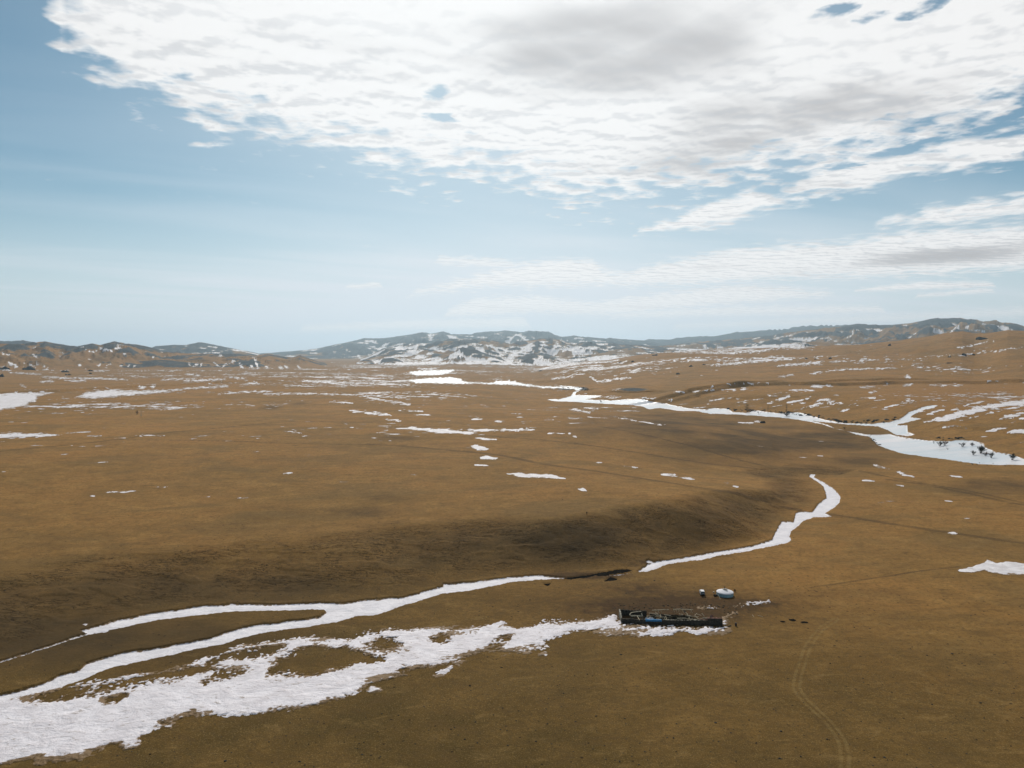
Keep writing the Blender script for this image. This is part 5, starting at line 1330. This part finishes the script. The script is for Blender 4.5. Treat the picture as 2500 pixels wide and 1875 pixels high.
def tree(px_, py_, wpx, hpx, lb, mat, shape, dens, bark=M_bark):
    b = at(px_, py_); sl = (b - Vector((0, 0, CAM_H))).length / F; w, h = wpx * sl, hpx * sl
    root = tag(empty("tree", b, rnd.uniform(0, 6)), lb, "tree", "trees by the frozen river")
    tr = MB(); cr_ = MB(); pts = [Vector((0, 0, -.2))]
    for i in range(1, 7): pts.append(Vector((rnd.gauss(0, .02) * h * .5, rnd.gauss(0, .02) * h * .5, h * i / 6)))
    for i in range(6): tr.tube(pts[i], pts[i + 1], h * .018 * (1 - i / 6.5) + .02, h * .018 * (1 - (i + 1) / 6.5) + .02, 7, i == 0)
    nb = int(42 * dens)
    for i in range(nb):
        u = rnd.uniform(.12, .98); k_ = u * 6; c = pts[int(k_)].lerp(pts[min(6, int(k_) + 1)], k_ % 1)
        wl = w * .5 * (shape(u)) * rnd.uniform(.55, 1.1); a = rnd.uniform(0, 6.283)
        e_ = c + Vector((math.cos(a) * wl, math.sin(a) * wl, wl * rnd.uniform(.05, .7)))
        cr_.tube(c, e_, .03 + wl * .01, .012, 4, False)
        for t_ in range(int(26 * dens)):
            q = c.lerp(e_, rnd.uniform(.2, 1.05)); d = Vector((rnd.gauss(0, 1), rnd.gauss(0, 1), rnd.gauss(.2, .7))).normalized()
            blade(cr_.bm, q, q + d * rnd.uniform(.25, .75) * h * .07, .03 + h * .002)
    tr.build("trunk", bark, root); cr_.build("crown", mat, root)
tree(1824, 1008, 14, 20, "broad dark bushy tree on the snowy river bank", M_twig, lambda u: .55 + .6 * math.sin(math.pi * min(1, u * .9 + .1)) * (1.1 - .5 * u), 1.6)
tree(1875, 1010, 4.5, 20, "thin reddish bare tree in the middle of the bank trees", M_twigr, lambda u: .5 + .5 * u, .6)
tree(1920, 1014.5, 8, 26, "tall slender dark tree rising from the rightmost bank shrub", M_twig, lambda u: .4 + .6 * math.sin(3 * u), 0.9)
# pale dead tree on the left plain
b = at(346, 1016.5); dt = MB(); sl = (b - Vector((0, 0, CAM_H))).length / F
hgt_ = 13 * sl
dt.tube((0, 0, -.2), (-.2, 0, hgt_ * .45), .28, .20, 7); dt.tube((-.2, 0, hgt_ * .45), (.1, 0, hgt_ * .98), .2, .1, 7); dt.tube((-.9, .1, -.2), (-1.6, .1, hgt_ * .5), .22, .18, 7); dt.tube((-1.6, .1, hgt_ * .5), (-1.2, .1, hgt_), .18, .08, 7); dt.tube((-.2, 0, hgt_ * .6), (.8, .3, hgt_ * .85), .1, .05, 5)
root = tag(empty("dead_tree", b), "pale forked dead tree trunk on the left plain", "tree"); dt.build("trunk", M_palebark, root)

# =====================================================================
# ROCKS
# =====================================================================
M_rock = plain_mat("dark_rock", (0.052, 0.055, 0.050), (0.028, 0.032, 0.030), 0.95, 0.35, bump=0.3)
def rock_mesh(mb, c, sx, sy, sz, seed, sub=2):
    r_ = bmesh.ops.create_icosphere(mb.bm, subdivisions=sub, radius=1.0)
    vs = r_['verts']; co = np.array([v.co[:] for v in vs])
    n_ = fbm(co[:, 0] * 1.3 + seed, co[:, 1] * 1.3 + co[:, 2] * .9 + seed * 2, 1.0, 4, seed % 50, .6)
    for v, k_ in zip(vs, n_):
        f = 1 + 1.0 * float(k_); v.co = Vector((v.co.x * sx * f, v.co.y * sy * f, max(-.35, v.co.z * f) * sz)) + Vector(c)
ROCKS = [(70, 903, 30, 8, "wide dark rock outcrop, second from the left edge"), (8, 901, 30, 6, "dark rock outcrop cut by the left picture edge, upper one"), (5, 920, 22, 7, "dark rock outcrop at the left picture edge, lower one"),
         (160, 909, 15, 6, "small pointed dark outcrop above a lower one on the left plain"), (167, 916, 12, 4, "low dark outcrop just below the pointed outcrop"), (220, 906, 11, 4, "small dark outcrop right of the pointed outcrop"), (220, 913, 8, 3, "tiny brown outcrop below the small dark outcrop"),
         (1967, 876, 10, 4, "left one of three dark boulders in a row on the right slope"), (1990, 878, 9, 3, "middle one of three dark boulders in a row on the right slope"), (2027, 876, 9, 4, "right one of three dark boulders in a row on the right slope"),
         (2173, 844, 9, 5, "dark boulder near the skyline of the right slope"), (2395, 829, 24, 7, "broad dark outcrop above the pale track on the far right slope"), (2353, 868, 13, 5, "dark outcrop beside the pale line on the right slope"), (2372, 867, 12, 4, "flat dark outcrop right of its like on the right slope"), (2318, 887, 12, 4, "dark outcrop in a row of snow dashes on the right slope"), (2320, 872, 9, 3, "little dark outcrop left of the paired outcrops"),
         (1862.6, 1033, 13, 7, "dark green-black boulder at the end of a thin snow strip"), (1600, 868, 14, 4, "brown knoll of rock on the middle rise"), (1515, 885, 10, 4, "brown rock knoll among the snow streaks, centre right"), (1545, 884, 9, 4, "dark rock knoll beside the brown one, centre right"), (1654, 914, 13, 4, "dark rock mound above the shallow ravine"), (1320, 906, 14, 3, "long low dark rock on the streaked rise"), (1687, 895, 10, 4, "dark rock knoll at the end of a snow line"), (1718, 891, 12, 3, "flat dark rock next to the knoll on a snow line")]
for i, (px_, py_, w_, h_, lb) in enumerate(ROCKS):
    b = at(px_, py_); sl = (b - Vector((0, 0, CAM_H))).length / F
    mb = MB(); ws, hs_ = w_ * sl / 2, h_ * sl
    for k_ in range(5):
        o_ = rnd.uniform(-.7, .7) * ws; s_ = rnd.uniform(.3, .55)
        rock_mesh(mb, (o_, rnd.uniform(-.4, .4) * ws * .5, 0), ws * s_, ws * s_ * .7, hs_ * rnd.uniform(.45, 1.0) * (1 - .5 * abs(o_) / ws), 17 * i + k_)
    o = mb.build("rock_outcrop", M_rock, smooth=False, loc=b); tag(o, lb, "rock", "dark rock outcrops on the plain and slopes")
# boulders tumbled along the far river bank and field stones
mb = MB()
def stone(p, s):
    rock_mesh(mb, p + Vector((0, 0, s * .1)), s * rnd.uniform(.8, 1.6), s, s * rnd.uniform(.5, .9), rnd.randint(1, 900), 1)
for seg, cnt, sp_ in [([(1780, 1001), (1850, 1003), (1930, 1008), (1990, 1017), (2060, 1030), (2130, 1031), (2190, 1022)], 120, 1.6), ([(2262, 1071), (2330, 1071), (2350, 1070)], 26, 1.0), ([(1370, 946), (1420, 948), (1436, 952)], 30, 2.0), ([(2122, 1066), (2135, 1078), (2150, 1090)], 24, .8), ([(2330, 1126), (2400, 1133), (2480, 1138)], 34, .45), ([(1560, 975), (1590, 972)], 12, 1.2)]:
    P_ = np.array(seg, float)
    for i in range(cnt):
        u = rnd.random() * (len(P_) - 1); k_ = int(u); q = P_[k_] + (P_[min(k_ + 1, len(P_) - 1)] - P_[k_]) * (u - k_)
        p = at(q[0] + rnd.gauss(0, 2), q[1] + rnd.gauss(0, 1.6)); stone(p, sp_ * rnd.uniform(.35, 1.3))
for i in range(900):
    px_, py_ = rnd.uniform(0, 2500), 1875 - abs(rnd.gauss(0, 300))
    if py_ < 1180: continue
    p = at(px_, py_); stone(p, rnd.uniform(.06, .20) * (1.6 if rnd.random() < .06 else 1))
tag(mb.build("stones", M_rock), "small dark stones strewn over the grass and river banks", "stones", kind="stuff")

# =====================================================================
# AIR
# =====================================================================
hz = MB(); zlo, zhi = float(Z.min()) - 1.0, float(Z.max()) + 40.0
hz.box((0, 0, (zlo + zhi) / 2), (53000, 53000, zhi - zlo))
mh = bpy.data.materials.new("air"); mh.use_nodes = True; gh = G(mh.node_tree)
pv = gh.n('ShaderNodeVolumePrincipled'); pv.inputs['Density'].default_value = HAZE_D; pv.inputs['Color'].default_value = (0.66, 0.86, 1.0, 1); pv.inputs['Anisotropy'].default_value = 0.66
ho = gh.n('ShaderNodeOutputMaterial'); gh.lk(pv.outputs[0], ho.inputs['Volume'])
haze = hz.build("haze", mh); tag(haze, "thin pale blue air between here and the mountains", "haze", kind="stuff")
